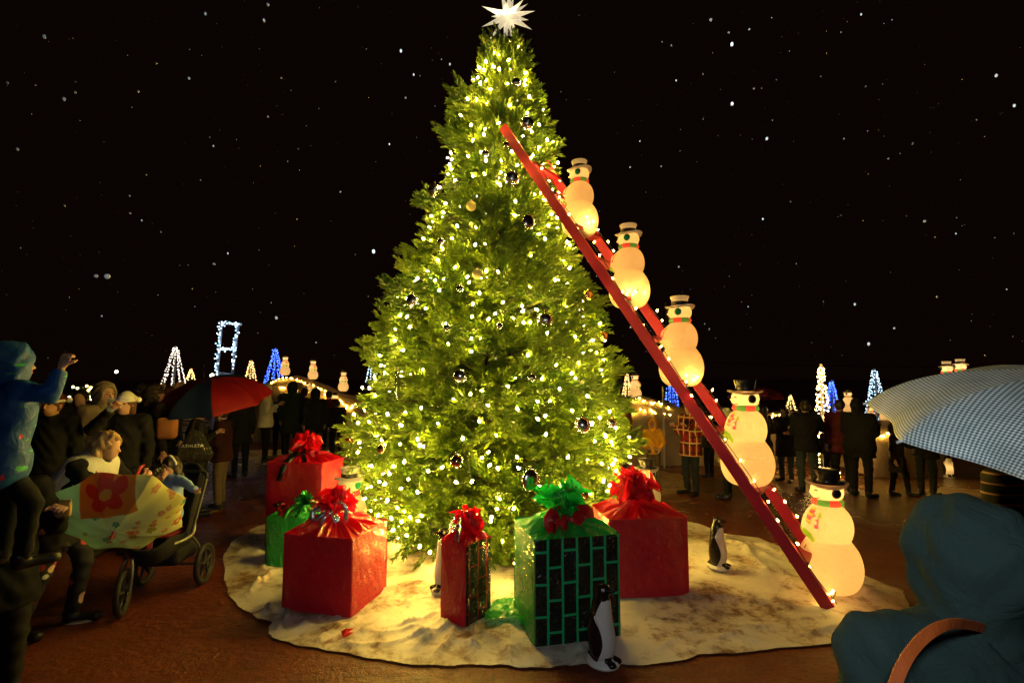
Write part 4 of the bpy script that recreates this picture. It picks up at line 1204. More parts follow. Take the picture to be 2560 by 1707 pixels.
strand_along(l0, l1, 46); strand_along(r0 + (r1 - r0) * .3, r1, 34); strand_along(tp_(549, 872), tp_(588, 872), 26); strand_along(tp_(552, 807), tp_(600, 810), 16)
def pole(px, pt, pb, Y, r_, label, mat=M_POLE):
    t_ = at(px, pt, Y); o = MB().tube([(0, 0, 0), (0, 0, t_[2])], r_, 10).build('pole', mat); o.location = (t_[0], Y, 0); tag(o, label, 'pole')
pole(1657, 965, 1166, 11.7, .022, 'thin white pole standing beside the child in the yellow hoodie', plain('white pole', (.6, .6, .55), .4))
pole(511, 906, 950, 24, .03, 'thin grey pole standing next to the lit tower')
pole(1664, 757, 1100, 15.5, .02, 'thin dark pole rising behind the middle snowman of the ladder', plain('dark pole', (.05, .045, .04), .6))
def street_lamp(px, py, Y, r_, label, s_):
    p = at(px, py, Y); root = empty('street_lamp', (p[0], Y, 0), label=label, cat='street lamp')
    MB().tube([(0, .1, 0), (0, .1, p[2] + .1)], .06, 8).build('pole', M_POLE, root)
    m = MB(); m.ball((0, 0, p[2]), r_, 12, 8); m.build('lamp_globe', glow('lamp globe', (1, .88, .55), s_, False), root)
street_lamp(291, 929, 38, .10, 'distant bright lamp alone in the dark above the raised arm of the child', 25)
street_lamp(530, 938, 26, .085, 'distant bright lamp just over the top of the red and blue umbrella', 25)
M_LEAF = plain('dark leaf', (.03, .06, .015), .6)
def lit_bush(px, py, Y, w_, h_, nb, label):
    c0 = at(px, py, Y); root = empty('lit_bush', (c0[0], Y, 0), label=label, cat='bush'); m = MB()
    for k in range(420):
        d = unit(rng.normal(size=3)) * rng.uniform(.5, 1) ** .5 * np.array([w_, .5, h_]); p = np.array([0, 0, c0[2]]) + d; s_ = unit(rng.normal(size=3)) * .06; t_ = unit(np.cross(s_, rng.normal(size=3))) * .035
        m.add([p - s_, p + t_, p + s_, p - t_], [(0, 1, 2, 3)])
    m.build('foliage', M_LEAF, root, smooth=False)
    m = MB(); m.tube([(0, 0, 0), (0, 0, c0[2])], .06, 8); m.build('stem', plain('bark brown', (.06, .035, .02), .85), root)
    m = MB(); pts = [np.array([0, -.4, c0[2]]) + rng.uniform(-1, 1, 3) * np.array([w_, .12, h_]) for _ in range(nb)]; m.tube(pts, .004, 4, 0, cap=False)
    for p in pts: m.ball(p, .032, 6, 4, 1)
    m.build('light_strand', [M_WIRE, glow('bush bulb', (1, .7, .2), 14, False)], root)
lit_bush(236, 980, 14, .28, .20, 26, 'bush hung with a ball of warm lights behind the selfie taker')
lit_bush(408, 975, 16, .25, .14, 12, 'low bush with a few amber lights at the edge of the red and blue umbrella')
lit_bush(178, 972, 16, .16, .10, 5, 'bush with only a few bulbs by the outstretched sleeve of the child')

# overhead wires, far right, and fine rain caught by the flash
m = MB(); a_, b_ = at(1690, 903, 26), at(2600, 915, 26); m.tube([a_ + (b_ - a_) * u - np.array([0, 0, .5 * u * (1 - u)]) for u in np.linspace(0, 1, 14)], .012, 5)
o = m.build('overhead_wire', plain('wire black', (.03, .03, .03), .5)); tag(o, 'thin overhead wire crossing the black sky behind the light cones', 'wire')
m = MB()
for k in range(1700):
    px, py, Y = rng.uniform(-50, 2610), rng.uniform(-30, 900), 1.1 + 7.5 * rng.uniform() ** .8
    p = at(px, py, Y)
    if Y > 3.8 and abs(px - 1250) < 480: continue
    s_ = rng.uniform(.0006, .0016) if rng.uniform() < .90 else rng.uniform(.0020, .0050)
    m.ball(p, (s_, s_, s_ * 1.25), 8, 6)
for k in range(34):
    s_ = rng.uniform(.0012, .0030); m.ball(at(rng.uniform(0, 2560), rng.uniform(0, 820), rng.uniform(.8, 1.3)), (s_, s_, s_ * 1.4), 10, 8)
for px, py, Y, s_ in [(1777, 50, 1.7, .006), (1822, 82, 1.8, .0045), (670, 12, 1.6, .0055), (1014, 245, 2.0, .0045), (1885, 222, 2.0, .004), (851, 480, 2.0, .004), (1697, 667, 2.2, .0045), (2312, 553, 1.9, .0055), (268, 691, 1.5, .009), (240, 690, 1.5, .006), (325, 533, 2, .004), (2221, 397, 2.1, .004), (1600, 353, 2.4, .005), (1050, 190, 2.4, .003), (1678, 114, 2.0, .004), (2052, 192, 2.1, .003), (790, 856, 2.2, .004), (535, 660, 2.2, .006), (2110, 347, 2.2, .004), (1576, 418, 2.6, .005), (1653, 416, 2.6, .005)]:
    m.ball(at(px, py, Y), s_ * .9, 10, 8)
n = NT('rain drop'); m_rain = n.done(n.bsdf((.75, .8, .82), .3, spec=.6))
o = m.build('falling_rain', m_rain); tag(o, 'fine rain and sleet drops in the air', 'rain', kind='stuff')
# ------------------------------------------------------------------ people
n = NT('skin'); co = n.coord('Object')
c = n.mix(n.noise(co, 14, 4), (.46, .25, .17), (.60, .35, .25))
M_SKIN = n.done(n.bsdf(c, .5, spec=.4, Subsurface_Weight=.12, Subsurface_Scale=.01))
M_EYE = plain('eye dark', (.015, .012, .01), .25); M_LIPS = plain('lips', (.45, .08, .07), .4); M_BROW = plain('brow', (.03, .018, .01), .8)
def hair_mat(name, a_, b_):
    if name in MATS: return MATS[name]
    n = NT(name); co = n.coord('Object', (40, 40, 7)); f_ = n.noise(co, 1.0, 4, .6, .6)
    MATS[name] = n.done(n.bsdf(n.mix(n.ramp(f_, [(.35, 0.0), (.65, 1.0)]), a_, b_), .45, spec=.4, normal=n.bump(f_, .7, .02))); return MATS[name]
H_DARK = hair_mat('dark hair', (.008, .006, .005), (.03, .018, .012)); H_BLOND = hair_mat('blond hair', (.20, .10, .035), (.72, .50, .25)); H_BROWN = hair_mat('brown hair', (.05, .018, .008), (.16, .06, .025))
C_BLACK = cloth('black coat', (.010, .010, .012)); C_BLACK2 = cloth('black wool', (.016, .013, .012)); C_NAVY = cloth('navy coat', (.0025, .0035, .0065)); C_MAROON = cloth('maroon jacket', (.085, .010, .012)); C_DKGREEN = cloth('dark green coat', (.012, .020, .012))
C_CREAM = cloth('cream hoodie', (.80, .72, .50)); C_YELLOW = cloth('yellow hoodie', (.75, .36, .02)); C_GREY = cloth('grey coat', (.045, .040, .038)); C_BROWN = cloth('brown coat', (.14, .055, .022)); C_BEIGE = cloth('beige coat', (.26, .20, .13))
C_JEAN = cloth('dark jeans', (.018, .024, .030)); C_JEANG = cloth('grey green jeans', (.045, .062, .060)); C_KHAKI = cloth('khaki trousers', (.13, .095, .05)); C_PANTS = cloth('black trousers', (.009, .009, .011)); C_RAINC = cloth('pale raincoat', (.60, .58, .36), .5)
C_LBLUE = cloth('light blue jacket', (.24, .38, .72), .7); C_WHITE = cloth('white fleece', (.75, .72, .66)); C_TEAL = cloth('teal rain jacket', (.020, .036, .034), .95, 30, .7, .08); C_RED = cloth('red shirt', (.35, .01, .015)); C_CAP = cloth('tan cap', (.50, .32, .14))
S_BLACK = plain('black shoe', (.010, .010, .011), .4); S_BROWN = plain('tan shoe', (.30, .17, .07), .5); S_SOLE = plain('white sole', (.65, .62, .52), .6)

def hand_field(w, d, nrm, s_, curl):
    """palm, four fingers of different lengths and a thumb from the side of the palm"""
    d = unit(d); nrm = unit(np.asarray(nrm, float) - d * np.dot(nrm, d)); sd = np.cross(d, nrm)
    caps = [(w - d * .03 * s_, w + d * .02 * s_, .024 * s_, .026 * s_)]
    for k, (o_, L) in enumerate(((-.030, .060), (-.010, .070), (.010, .066), (.029, .052))):
        b = w + d * .078 * s_ + sd * o_ * s_; caps.append((w + sd * o_ * .6 * s_, b, .017 * s_, .0125 * s_))
        a_ = 0; p = b
        for j in range(3):
            a_ += curl * (.45 if j == 0 else .62); dd = d * math.cos(a_) + nrm * math.sin(a_); q = p + dd * L * s_ * (.45, .32, .25)[j]
            caps.append((p, q, (.0115 - .0012 * j) * s_, (.0105 - .0014 * j) * s_)); p = q
    t0 = w + d * .018 * s_ - sd * .026 * s_; t1 = t0 + (d * .55 - sd * .65 + nrm * .3) * .045 * s_; t2 = t1 + (d * .75 - sd * .15 + nrm * (.3 + .5 * min(curl, 1))) * .036 * s_
    caps += [(t0, t1, .0150 * s_, .0125 * s_), (t1, t2, .0125 * s_, .0095 * s_)]
    return caps

def rx(v, a): 
    c_, s_ = math.cos(a), math.sin(a); v = np.asarray(v, float); return np.stack([v[..., 0], c_ * v[..., 1] - s_ * v[..., 2], s_ * v[..., 1] + c_ * v[..., 2]], -1)

ARM_DOWN = [(.030, .012, -.165), (.0, -.030, -.145)]
ARM_PHONE = [(.030, -.02, -.155), (-.035, -.115, .075)]
ARM_FRONT = [(.028, -.01, -.16), (-.02, -.135, .0)]
ARM_POCKET = [(.045, .025, -.15), (-.045, -.07, -.115)]
def person(p, H, face, label, coat, pants=C_PANTS, hem=.44, legs=None, al=ARM_DOWN, ar=ARM_DOWN, hs=1.0, lean=0.0, hood=None, hair=None, hair_m=H_DARK, hat=None, hat_m=None, shoes=S_BLACK,
           vox=.016, face_on=False, sit=False, hands=True, head_turn=0.0, head_tilt=0.0, group=None, bulk=1.0, curl=.7, wide=1.0, sole=None, coat_attr=None, pants_m=None, hipz=None, z0=0.0, folds=1.0):
    root = empty('person', (p[0], p[1], z0), R(-face), label, 'person', group)
    hip_z = (.52 if hs <= 1.02 else .475) * H if hipz is None else hipz
    hc_z = H - .0657 * H * hs; neck_z = H - 2 * .0657 * H * hs - .032 * H; sh_z = neck_z - .012 * H; shw = .108 * H * wide
    la = R(lean); piv = np.array([0, 0, hip_z])
    def T(v): return rx(np.asarray(v, float) - piv, la) + piv            # lean forward about the hips
    def D(v): return rx(np.asarray(v, float), la * .0)
    neck = T((0, 0, neck_z)); chest = T((0, .0, hip_z + (sh_z - hip_z) * .68)); belly = T((0, 0, hip_z + (sh_z - hip_z) * .28)); head = T((0, -.015 * H, hc_z))
    shl, shr = T((shw, 0, sh_z)), T((-shw, 0, sh_z))
    def arm(sh, a_, s_):
        e = sh + D(np.array([a_[0][0] * s_, a_[0][1], a_[0][2]]) * H); w_ = e + D(np.array([a_[1][0] * s_, a_[1][1], a_[1][2]]) * H); return e, w_
    el_, wl = arm(shl, al, 1); er, wr_ = arm(shr, ar, -1)
    hips = [np.array([s_ * .052 * H * wide, 0, hip_z]) for s_ in (1, -1)]
    lg = legs or [[(.008, -.012, 0), (0, .012, 0)], [(.008, -.012, 0), (0, .012, 0)]]
    kn, an = [], []
    for k, s_ in enumerate((1, -1)):
        if sit: kk = hips[k] + np.array([lg[k][0][0] * s_, lg[k][0][1], lg[k][0][2]]) * H; aa = kk + np.array([lg[k][1][0] * s_, lg[k][1][1], lg[k][1][2]]) * H
        else:
            aa = np.array([hips[k][0] + (lg[k][0][0] + lg[k][1][0]) * s_ * H, (lg[k][0][1] + lg[k][1][1]) * H, .045 * H])
            kk = (hips[k] + aa) / 2 + np.array([lg[k][0][0] * s_, lg[k][0][1], .02]) * H
        kn.append(kk); an.append(aa)
    hr = np.array([.0455, .056, .066]) * H * hs
    hrot = (Matrix.Rotation(head_turn, 3, 'Z') @ Matrix.Rotation(head_tilt + la * .3, 3, 'X')); hrot = np.array(hrot)
    def hp(v): return head + hrot @ (np.asarray(v, float) * hr)          # head coordinates in head radii, face along -Y
    def legs_f(P, g):
        d = None
        for k in (0, 1):
            q = smin(cap(P, hips[k], kn[k], .052 * H + g, .036 * H + g), cap(P, kn[k], an[k], .034 * H + g, .022 * H + g * 1.5), .015)
            d = q if d is None else np.minimum(d, q)
        return smin(d, ell(P, (0, .005, hip_z + .02 * H), np.array([.092 * wide, .066, .07]) * H + g), .03)
    def torso_f(P, g):
        up = T((0, 0, hip_z + H)) - T((0, 0, hip_z)); rt_ = np.array(Matrix.Rotation(la, 3, 'X'))
        d = ell(P, chest, (np.array([.104 * wide, .066, .125]) * H * np.array([bulk, bulk, 1]) + g), rt_)
        d = smin(d, ell(P, belly, (np.array([.090 * wide, .064, .13]) * H * np.array([bulk, bulk, 1]) + g), rt_), .04)
        d = smin(d, cap(P, shl, shr, .038 * H + g * .7, .038 * H + g * .7), .04)
        return d
    def arms_f(P, g):
        a1 = smin(cap(P, shl, el_, .036 * H + g, .028 * H + g), cap(P, el_, wl, .027 * H + g, .018 * H + g), .012)
        a2 = smin(cap(P, shr, er, .036 * H + g, .028 * H + g), cap(P, er, wr_, .027 * H + g, .018 * H + g), .012)
        return np.minimum(a1, a2)
    J = np.array([neck, chest, head, shl, shr, el_, er, wl, wr_] + hips + kn + an)
    lo = J.min(0) - .17 * H; hi = J.max(0) + .17 * H
    # body: one continuous figure
    def head_f(P):
        Q = (P - head) @ hrot
        d = ell(Q, (0, .08 * hr[1], .12 * hr[2]), hr * np.array([1.0, .98, .90])); d = smin(d, ell(Q, (0, -.30 * hr[1], -.45 * hr[2]), hr * np.array([.74, .68, .55])), .02)
        d = smin(d, cap(Q, (0, -.90 * hr[1], .08 * hr[2]), (0, -1.10 * hr[1], -.22 * hr[2]), .006 * H / 1.7 * hs, .010 * H / 1.7 * hs), .010)
        for s_ in (-1, 1):
            d = smin(d, ell(Q, (s_ * hr[0] * 1.0, .1 * hr[1], -.05 * hr[2]), (hr[0] * .14, hr[1] * .22, hr[2] * .28)), .006)
            d = smax(d, -ell(Q, (s_ * hr[0] * .42, -1.0 * hr[1], .10 * hr[2]), (hr[0] * .26, hr[1] * .14, hr[2] * .13)), .01)
        return d
    def body_f(P):
        d = smin(torso_f(P, -.006), legs_f(P, -.004), .03); d = smin(d, arms_f(P, -.003), .02)
        d = smin(d, cap(P, neck, head, .034 * H, .032 * H), .02); return np.minimum(d, head_f(P)) if vox > .013 else smin(d, head_f(P), .01)
    V, Q = polygonise(body_f, lo, hi, vox)
    Vs, Qs, off = [V], [Q], len(V)
    if face_on:                                                          # finer head over the coarse one
        V2, Q2 = polygonise(lambda P: head_f(P) - .0015, head - hr * 1.45, head + hr * 1.45, .0075); Vs.append(V2); Qs.append(Q2 + off); off += len(V2)
    if hands:
        for w_, e_, s_ in ((wl, el_, 1), (wr_, er, -1)):
            d = unit(w_ - e_); nrm = np.array([-s_ * .8, -.3, .1]) if d[2] < -.5 else np.array([-s_ * .6, -.2, .75]) if abs(d[2]) < .5 else np.array([-s_ * .5, -.8, 0])
            cs = hand_field(w_ + d * .015 * H, d, nrm * 1.0, H / 1.75 * (1.0 if hs < 1.02 else .95), curl)
            def hf(P, cs=cs):
                d_ = cap(P, *cs[0])
                for c_ in cs[1:]: d_ = smin(d_, cap(P, *c_), .004)
                return d_
            pts = np.array([c_[0] for c_ in cs] + [c_[1] for c_ in cs]); V2, Q2 = polygonise(hf, pts.min(0) - .035, pts.max(0) + .035, .0055 if vox < .014 else .0075)
            Vs.append(V2); Qs.append(Q2 + off); off += len(V2)
    obj('body', np.concatenate(Vs), np.concatenate(Qs), M_SKIN, root)
    # clothes
    g = .016 * H / 1.7
    hz_ = hem * H
    def coat_f(P):
        wr = .004 * np.sin(P[:, 2] * 46 + 5 * np.sin(P[:, 0] * 13) + P[:, 1] * 21) + .0035 * np.sin(P[:, 0] * 61 + P[:, 2] * 33 + 2) * np.sin(P[:, 1] * 37)
        d = smin(torso_f(P, g * 1.3), arms_f(P, g), .025)
        lo_ = T((0, 0, hip_z)); bot = T((0, 0, min(hz_, hip_z))) if hz_ < hip_z and not sit else lo_
        fl = ell(P, (0, .0, hip_z), np.array([.098 * wide * bulk, .078 * bulk, .10]) * H + g)
        d = smin(d, fl, .04)
        if hz_ < hip_z - .02 and not sit:
            d = smin(d, cap(P, (.035 * H * wide, 0, hip_z), (.045 * H * wide, 0, hz_), .078 * H + g, .085 * H + g), .03); d = smin(d, cap(P, (-.035 * H * wide, 0, hip_z), (-.045 * H * wide, 0, hz_), .078 * H + g, .085 * H + g), .03)
        d = smin(d, cap(P, neck - (neck - chest) * .15, neck + (head - neck) * .18, .046 * H, .040 * H), .02)
        d = d + wr * folds + (folds > 1) * .004 * np.sin(P[:, 2] * 24 + 4 * np.sin(P[:, 0] * 9 + 1) + P[:, 1] * 9)
        if not sit: d = smax(d, hz_ + .01 * np.sin(P[:, 0] * 9) - P[:, 2], .01)
        for w_, e_ in ((wl, el_), (wr_, er)):
            dd = unit(w_ - e_); cut = (P - (w_ - dd * .006 * H)) @ dd; near = np.linalg.norm(P - w_, axis=1) < .085 * H
            d = np.where(near, np.maximum(d, cut), d)
        return d
    V, Q = polygonise(coat_f, lo, hi, vox)
    cobj = obj('coat', V, Q, coat, root, attrs=coat_attr(V) if coat_attr else None)
    def pants_f(P):
        d = legs_f(P, .012 * H / 1.7) + .0035 * np.sin(P[:, 2] * 55 + P[:, 0] * 20)
        if not sit: d = np.maximum(d, .055 * H - P[:, 2])
        return np.maximum(d, P[:, 2] - (hip_z + .07 * H))
    V, Q = polygonise(pants_f, lo, hi, vox)
    obj('trousers', V, Q, pants_m or pants, root)
    for k in (0, 1):
        dr = unit(np.array([.25 * (1 if k == 0 else -1), -1, 0])); a_ = an[k]
        b0_ = a_ + np.array([0, .012 * H, -.020 * H]); b1_ = a_ + dr * .105 * H + np.array([0, 0, -.024 * H])
        def sf(P): return smax(smin(smin(cap(P, b0_, b1_, .026 * H, .023 * H), cap(P, a_ + np.array([0, .01 * H, .01 * H]), a_ + np.array([0, 0, -.01 * H]), .030 * H, .028 * H), .02), cap(P, b1_, b1_ + dr * .01, .024 * H, .02 * H), .02), (a_[2] - .044 * H) - P[:, 2], .006)
        V, Q = polygonise(sf, np.minimum(a_, b1_) - .06 * H, np.maximum(a_, b1_) + .06 * H, .008 if vox < .014 else .012)
        sh = obj('shoe', V, Q, shoes, root)
        if sole:
            m = MB(); oz = a_[2] - .044 * H; sd = np.array([dr[1], -dr[0], 0]); P_ = []
            for zz_ in (oz + .001, oz + .014 * H): P_.append([b0_ * np.array([1, 1, 0]) + np.array([0, 0, zz_]) + (dr * (math.cos(q) * .068 * H + .050 * H) + sd * math.sin(q) * .029 * H) for q in np.linspace(0, 2 * np.pi, 24, endpoint=False)])
            m.grid(np.array(P_), closed_v=True); m.F.append(tuple(range(24))[::-1]); m.F.append(tuple(range(24, 48))); m.M += [0, 0]; m.build('sole', sole, sh)
    if hood is not None:
        def hood_f(P):
            Q_ = (P - head) @ hrot
            d = ell(Q_, (0, .22 * hr[1], .10 * hr[2]), hr * np.array([1.42, 1.42, 1.32])); d = smin(d, ell(Q_, (0, .75 * hr[1], .35 * hr[2]), hr * np.array([.9, .9, .8])), .04)
            d = smin(d, cap(P, neck - (neck - chest) * .05, head - (head - neck) * .5, .060 * H, .052 * H * hs), .03)
            d += folds * .004 * np.sin(Q_[:, 2] * 60 + 4 * np.sin(Q_[:, 1] * 22)) + .003 * np.sin(Q_[:, 1] * 50 + Q_[:, 0] * 31)
            return smax(d, -ell(Q_, (0, -1.35 * hr[1], -.12 * hr[2]), hr * np.array([.98, 1.05, 1.02])), .012)
        V, Q = polygonise(hood_f, head - hr * 2.2 - .03, head + hr * 2.2 + .03, vox * .8)
        obj('hood', V, Q, hood, root, attrs=coat_attr(V) if coat_attr else None)
    if hair:
        def hair_f(P):
            Q_ = (P - head) @ hrot
            d = ell(Q_, (0, .16 * hr[1], .20 * hr[2]), hr * np.array([1.13, 1.08, 1.0]))
            if hair in ('long', 'bob'):
                L = 2.9 if hair == 'long' else 1.35
                d = smin(d, ell(Q_, (0, .55 * hr[1], -.25 * hr[2]), hr * np.array([1.2, .75, 1.1])), .03)
                for s_ in (-1, 1): d = smin(d, cap(Q_, (s_ * hr[0] * .85, .25 * hr[1], 0), (s_ * hr[0] * 1.05, .15 * hr[1], -L * hr[2]), .032 * H / 1.7, .024 * H / 1.7), .02)
                d = smin(d, cap(Q_, (0, .8 * hr[1], 0), (0, .95 * hr[1], -L * hr[2]), .06 * H / 1.7, .045 * H / 1.7), .03)
            amp = .009 if hair == 'bob' else .004
            d += amp * np.sin(Q_[:, 0] * 95 + 3 * np.sin(Q_[:, 2] * 30)) * np.sin(Q_[:, 1] * 70 + 2) + amp * .8 * np.sin(Q_[:, 2] * 60 + Q_[:, 0] * 40)
            return smax(d, -ell(Q_, (0, -1.15 * hr[1], -.38 * hr[2]), hr * np.array([.86, .95, 1.05])), .012)
        ext = {'short': 1.3, 'bob': 2.1, 'long': 3.6}[hair]
        V, Q = polygonise(hair_f, head - hr * np.array([2.0, 1.7, 1.3 * ext]), head + hr * np.array([2.0, 2.2, 1.6]), vox * .75 if vox < .014 else .012)
        obj('hair', V, Q, hair_m, root)
    if hat:
        def hat_f(P):
            Q_ = (P - head) @ hrot
            d = ell(Q_, (0, .14 * hr[1], .30 * hr[2]), hr * np.array([1.10, 1.08, .92]))
            if hat == 'cap': d = smin(d, ell(Q_, (0, -1.25 * hr[1], .42 * hr[2]), hr * np.array([.85, .75, .10])), .01)
            if hat == 'santa': d = smin(d, cap(Q_, (0, .5 * hr[1], .9 * hr[2]), (.9 * hr[0], 1.3 * hr[1], .5 * hr[2]), .05, .02), .04)
            return smax(d, (.28 * hr[2]) - Q_[:, 2] - (0 if hat != 'cap' else .0), .008)
        V, Q = polygonise(hat_f, head - hr * 2.4, head + hr * 2.4, .010)
        hb = obj('hat', V, Q, hat_m, root)
        if hat in ('santa', 'beanie'):
            m = MB(); aa = np.linspace(0, 2 * np.pi, 25); m.tube([hp((1.08 * math.cos(q), .14 + 1.06 * math.sin(q), .36)) for q in aa], .017 if hat == 'santa' else .012, 8, cap=False); m.build('hat_band', C_WHITE if hat == 'santa' else hat_m, hb)
            if hat == 'santa': MB().ball(hp((1.0, 1.4, .4)), .035, 12, 8).build('pom', C_WHITE, hb)
    if face_on:
        for s_ in (-1, 1):
            MB().ball(hp((s_ * .40, -.885, .08)), np.array([.011, .006, .0065]) * H / 1.7 * hs, 12, 8).build('eye', M_EYE, root)
            MB().tube([hp((s_ * .20, -.96, .27)), hp((s_ * .42, -.93, .33)), hp((s_ * .66, -.78, .27))], .0035 * H / 1.7 * hs, 6).build('eyebrow', M_BROW, root)
        MB().tube([hp((-.28, -.90, -.50)), hp((-.12, -.985, -.53)), hp((0, -1.0, -.535)), hp((.12, -.985, -.53)), hp((.28, -.90, -.50))], np.array([.002, .0055, .006, .0055, .002]) * H / 1.7 * hs, 6).build('lips', M_LIPS, root)
    root['_wl'] = [float(q) for q in wl]; root['_wr'] = [float(q) for q in wr_]
    return root
def wpt(root, v):
    """local point of a figure in world coordinates"""
    return rotz(root.rotation_euler[2]) @ np.asarray(v, float) + np.array(root.location[:])
def feet(px, Y): 
    p = at(px, 941, Y); return np.array([p[0], Y, 0])
def phone(root, hand, label, mat, glowing=True, up=(0, -.1, 1), size=(.072, .009, .15), fwd=.05):
    c0 = wpt(root, root['_wl' if hand == 'l' else '_wr']); d = rotz(root.rotation_euler[2]) @ np.array([0, -1.0, 0])
    c1 = c0 + d * fwd + np.array([0, 0, .055]); r_ = empty('phone', c1, root.rotation_euler[2], label, 'phone')
    m = MB(); m.box((0, 0, 0), size, bev=.004); m.build('phone_case', mat, r_)
    m = MB(); m.box((0, size[1] / 2 + .0015, 0), (size[0] - .008, .002, size[2] - .01)); m.build('screen', glow('phone screen', (.6, .75, 1), 1.2) if glowing else S_BLACK, r_)
    return r_
M_PHSIL = plain('silver phone', (.42, .52, .60), .35, .0); M_PHBLK = plain('black phone', (.012, .012, .013), .25)

# ---- crowd on the right
person(feet(1630, 10.0), at(1632, 1047, 10)[2], 25, 'child in a bright yellow orange hoodie with the hood up, hands by the pockets', C_YELLOW, C_KHAKI, .46, hs=1.18, hood=C_YELLOW, al=ARM_POCKET, ar=ARM_POCKET, face_on=True, bulk=1.12, vox=.014, hair='short')
n = NT('red plaid flannel'); co = n.coord('Object'); sp = n.new('ShaderNodeSeparateXYZ'); n.link(co, sp.inputs[0])
def band(s_, f_, lo_, hi_):
    fr = n.math('FRACT', n.math('MULTIPLY', s_, f_)); return n.math('MULTIPLY', n.math('GREATER_THAN', fr, lo_), n.math('LESS_THAN', fr, hi_))
ux = n.math('ADD', sp.outputs[0], n.math('MULTIPLY', sp.outputs[1], .6))
c = n.mix(n.math('MAXIMUM', band(ux, 7.5, .55, .85), band(sp.outputs[2], 7.5, .55, .85)), (.34, .012, .012), (.07, .008, .010))
c = n.mix(n.math('MAXIMUM', band(ux, 7.5, .08, .26), band(sp.outputs[2], 4.5, .10, .20)), c, (.72, .52, .20))
M_PLAID = n.done(n.bsdf(c, .85, normal=n.bump(n.noise(co, 12, 4), .4, .02)))
pm = person(feet(1722, 9.1), at(1715, 1006, 9.1)[2], 62, 'man in a red and cream plaid shirt and tan cap filming with a phone', M_PLAID, C_JEAN, .42, al=ARM_PHONE, ar=ARM_PHONE, hat='cap', hat_m=C_CAP, hair='short', hair_m=H_BROWN, face_on=True, vox=.014, bulk=1.12)
phone(pm, 'l', 'black phone held up by the man in the plaid shirt', M_PHBLK, False)
m = MB(); m.ball((0, -.105, 1.03 * .93), (.09, .035, .26), 16, 12); m.build('shirt', C_RED, pm)
person(feet(1768, 10.6), 1.22, 150, 'child in a grey top and black leggings behind the ladder, back turned', C_GREY, C_PANTS, .50, hs=1.15, hair='long')
person(feet(1812, 8.8), at(1797, 1024, 8.8)[2], 120, 'person in a pale yellow hooded raincoat behind the second snowman up the ladder', C_RAINC, C_PANTS, .40, hood=C_RAINC, bulk=1.1)
p_q = person(feet(1902, 9.6), at(1895, 1012, 9.6)[2], 150, 'person with long black hair and black coat under the dark red umbrella', C_BLACK, C_PANTS, .38, hair='long', ar=[(.04, .02, -.15), (-.05, -.12, .06)])
person(feet(1958, 10.2), at(1958, 1018, 10.2)[2], 55, 'person in a long black coat with both sleeves held out, beside the beanie wearer', C_BLACK2, C_JEANG, .34, al=ARM_FRONT, ar=ARM_FRONT, hair='bob', bulk=1.15)
person(feet(2010, 9.2), at(2005, 1003, 9.2)[2], -165, 'person in a beanie, black jacket and grey green jeans reaching out an arm', C_BLACK, C_JEANG, .45, hat='beanie', hat_m=C_GREY, hair='short', al=ARM_FRONT, ar=[(.06, -.05, -.13), (.03, -.13, .01)], bulk=1.15)
person(feet(2068, 10.0), 1.15, -150, 'small child in dark clothes standing in front of the warm light cone', C_BLACK2, C_PANTS, .44, hs=1.18, hood=C_BLACK2)
person(feet(2096, 9.3), at(2096, 1000, 9.3)[2], -160, 'person in a navy and maroon jacket pressed against the wide black coat', C_MAROON, C_PANTS, .42, hair='short')
person(feet(2140, 8.9), at(2140, 1000, 8.9)[2], -120, 'broad man in a wide black coat holding a dark object, next to a hooded child', C_BLACK, C_PANTS, .42, hood=C_BLACK, al=ARM_PHONE, ar=ARM_PHONE, bulk=1.35, wide=1.12)
person(feet(2232, 9.1), at(2232, 1060, 9.1)[2], -35, 'child walking in a long grey hooded coat past the penguin', C_GREY, C_PANTS, .33, legs=[[(.0, -.03, 0), (0, -.07, 0)], [(0, .0, 0), (0, .07, 0)]], hs=1.12, hood=C_GREY, bulk=1.1)
p_b = person(feet(2302, 9.0), at(2302, 1030, 9.0)[2], -120, 'person in black trousers with a dark shoulder bag, head behind the checked umbrella', C_BLACK2, C_JEAN, .46, al=ARM_FRONT, ar=ARM_FRONT, hair='bob', bulk=1.1)
bg_ = empty('shoulder_bag', feet(2275, 8.75) + np.array([0, 0, .98]), .3, 'dark shoulder bag at the hip of the person under the umbrella edge', 'bag')
m = MB(); m.box((0, 0, 0), (.32, .13, .24), bev=.04); m.build('bag_body', C_BLACK, bg_)
m = strap([(-.14, 0, .10), (-.02, .02, .45), (.22, .1, .52), (.20, .05, .2), (.14, 0, .10)], .03, (0, -1, 0)); m.build('bag_strap', C_BLACK, bg_)
n = NT('striped knit'); co = n.coord('Object'); sp = n.new('ShaderNodeSeparateXYZ'); n.link(co, sp.inputs[0])
fr = n.math('FRACT', n.math('MULTIPLY', sp.outputs[2], 16)); c = n.mix(n.ramp(fr, [(.66, 0.0), (.72, 1.0), (.82, 1.0), (.88, 0.0)]), (.008, .007, .007), (.42, .24, .11))
M_STRIPE = n.done(n.bsdf(c, .9, normal=n.bump(n.noise(co, 10, 4), .4, .02)))
person(feet(2530, 3.3), 1.74, 165, 'person in a black top with thin tan stripes beside the hooded onlooker', M_STRIPE, C_PANTS, .44, hair='bob', vox=.014, al=ARM_FRONT, ar=ARM_FRONT)
person(feet(1548, 11.6), 1.62, 20, 'person in a dark maroon coat beside the mound, mostly hidden by the big tree', C_MAROON, C_PANTS, .40, hair='short')

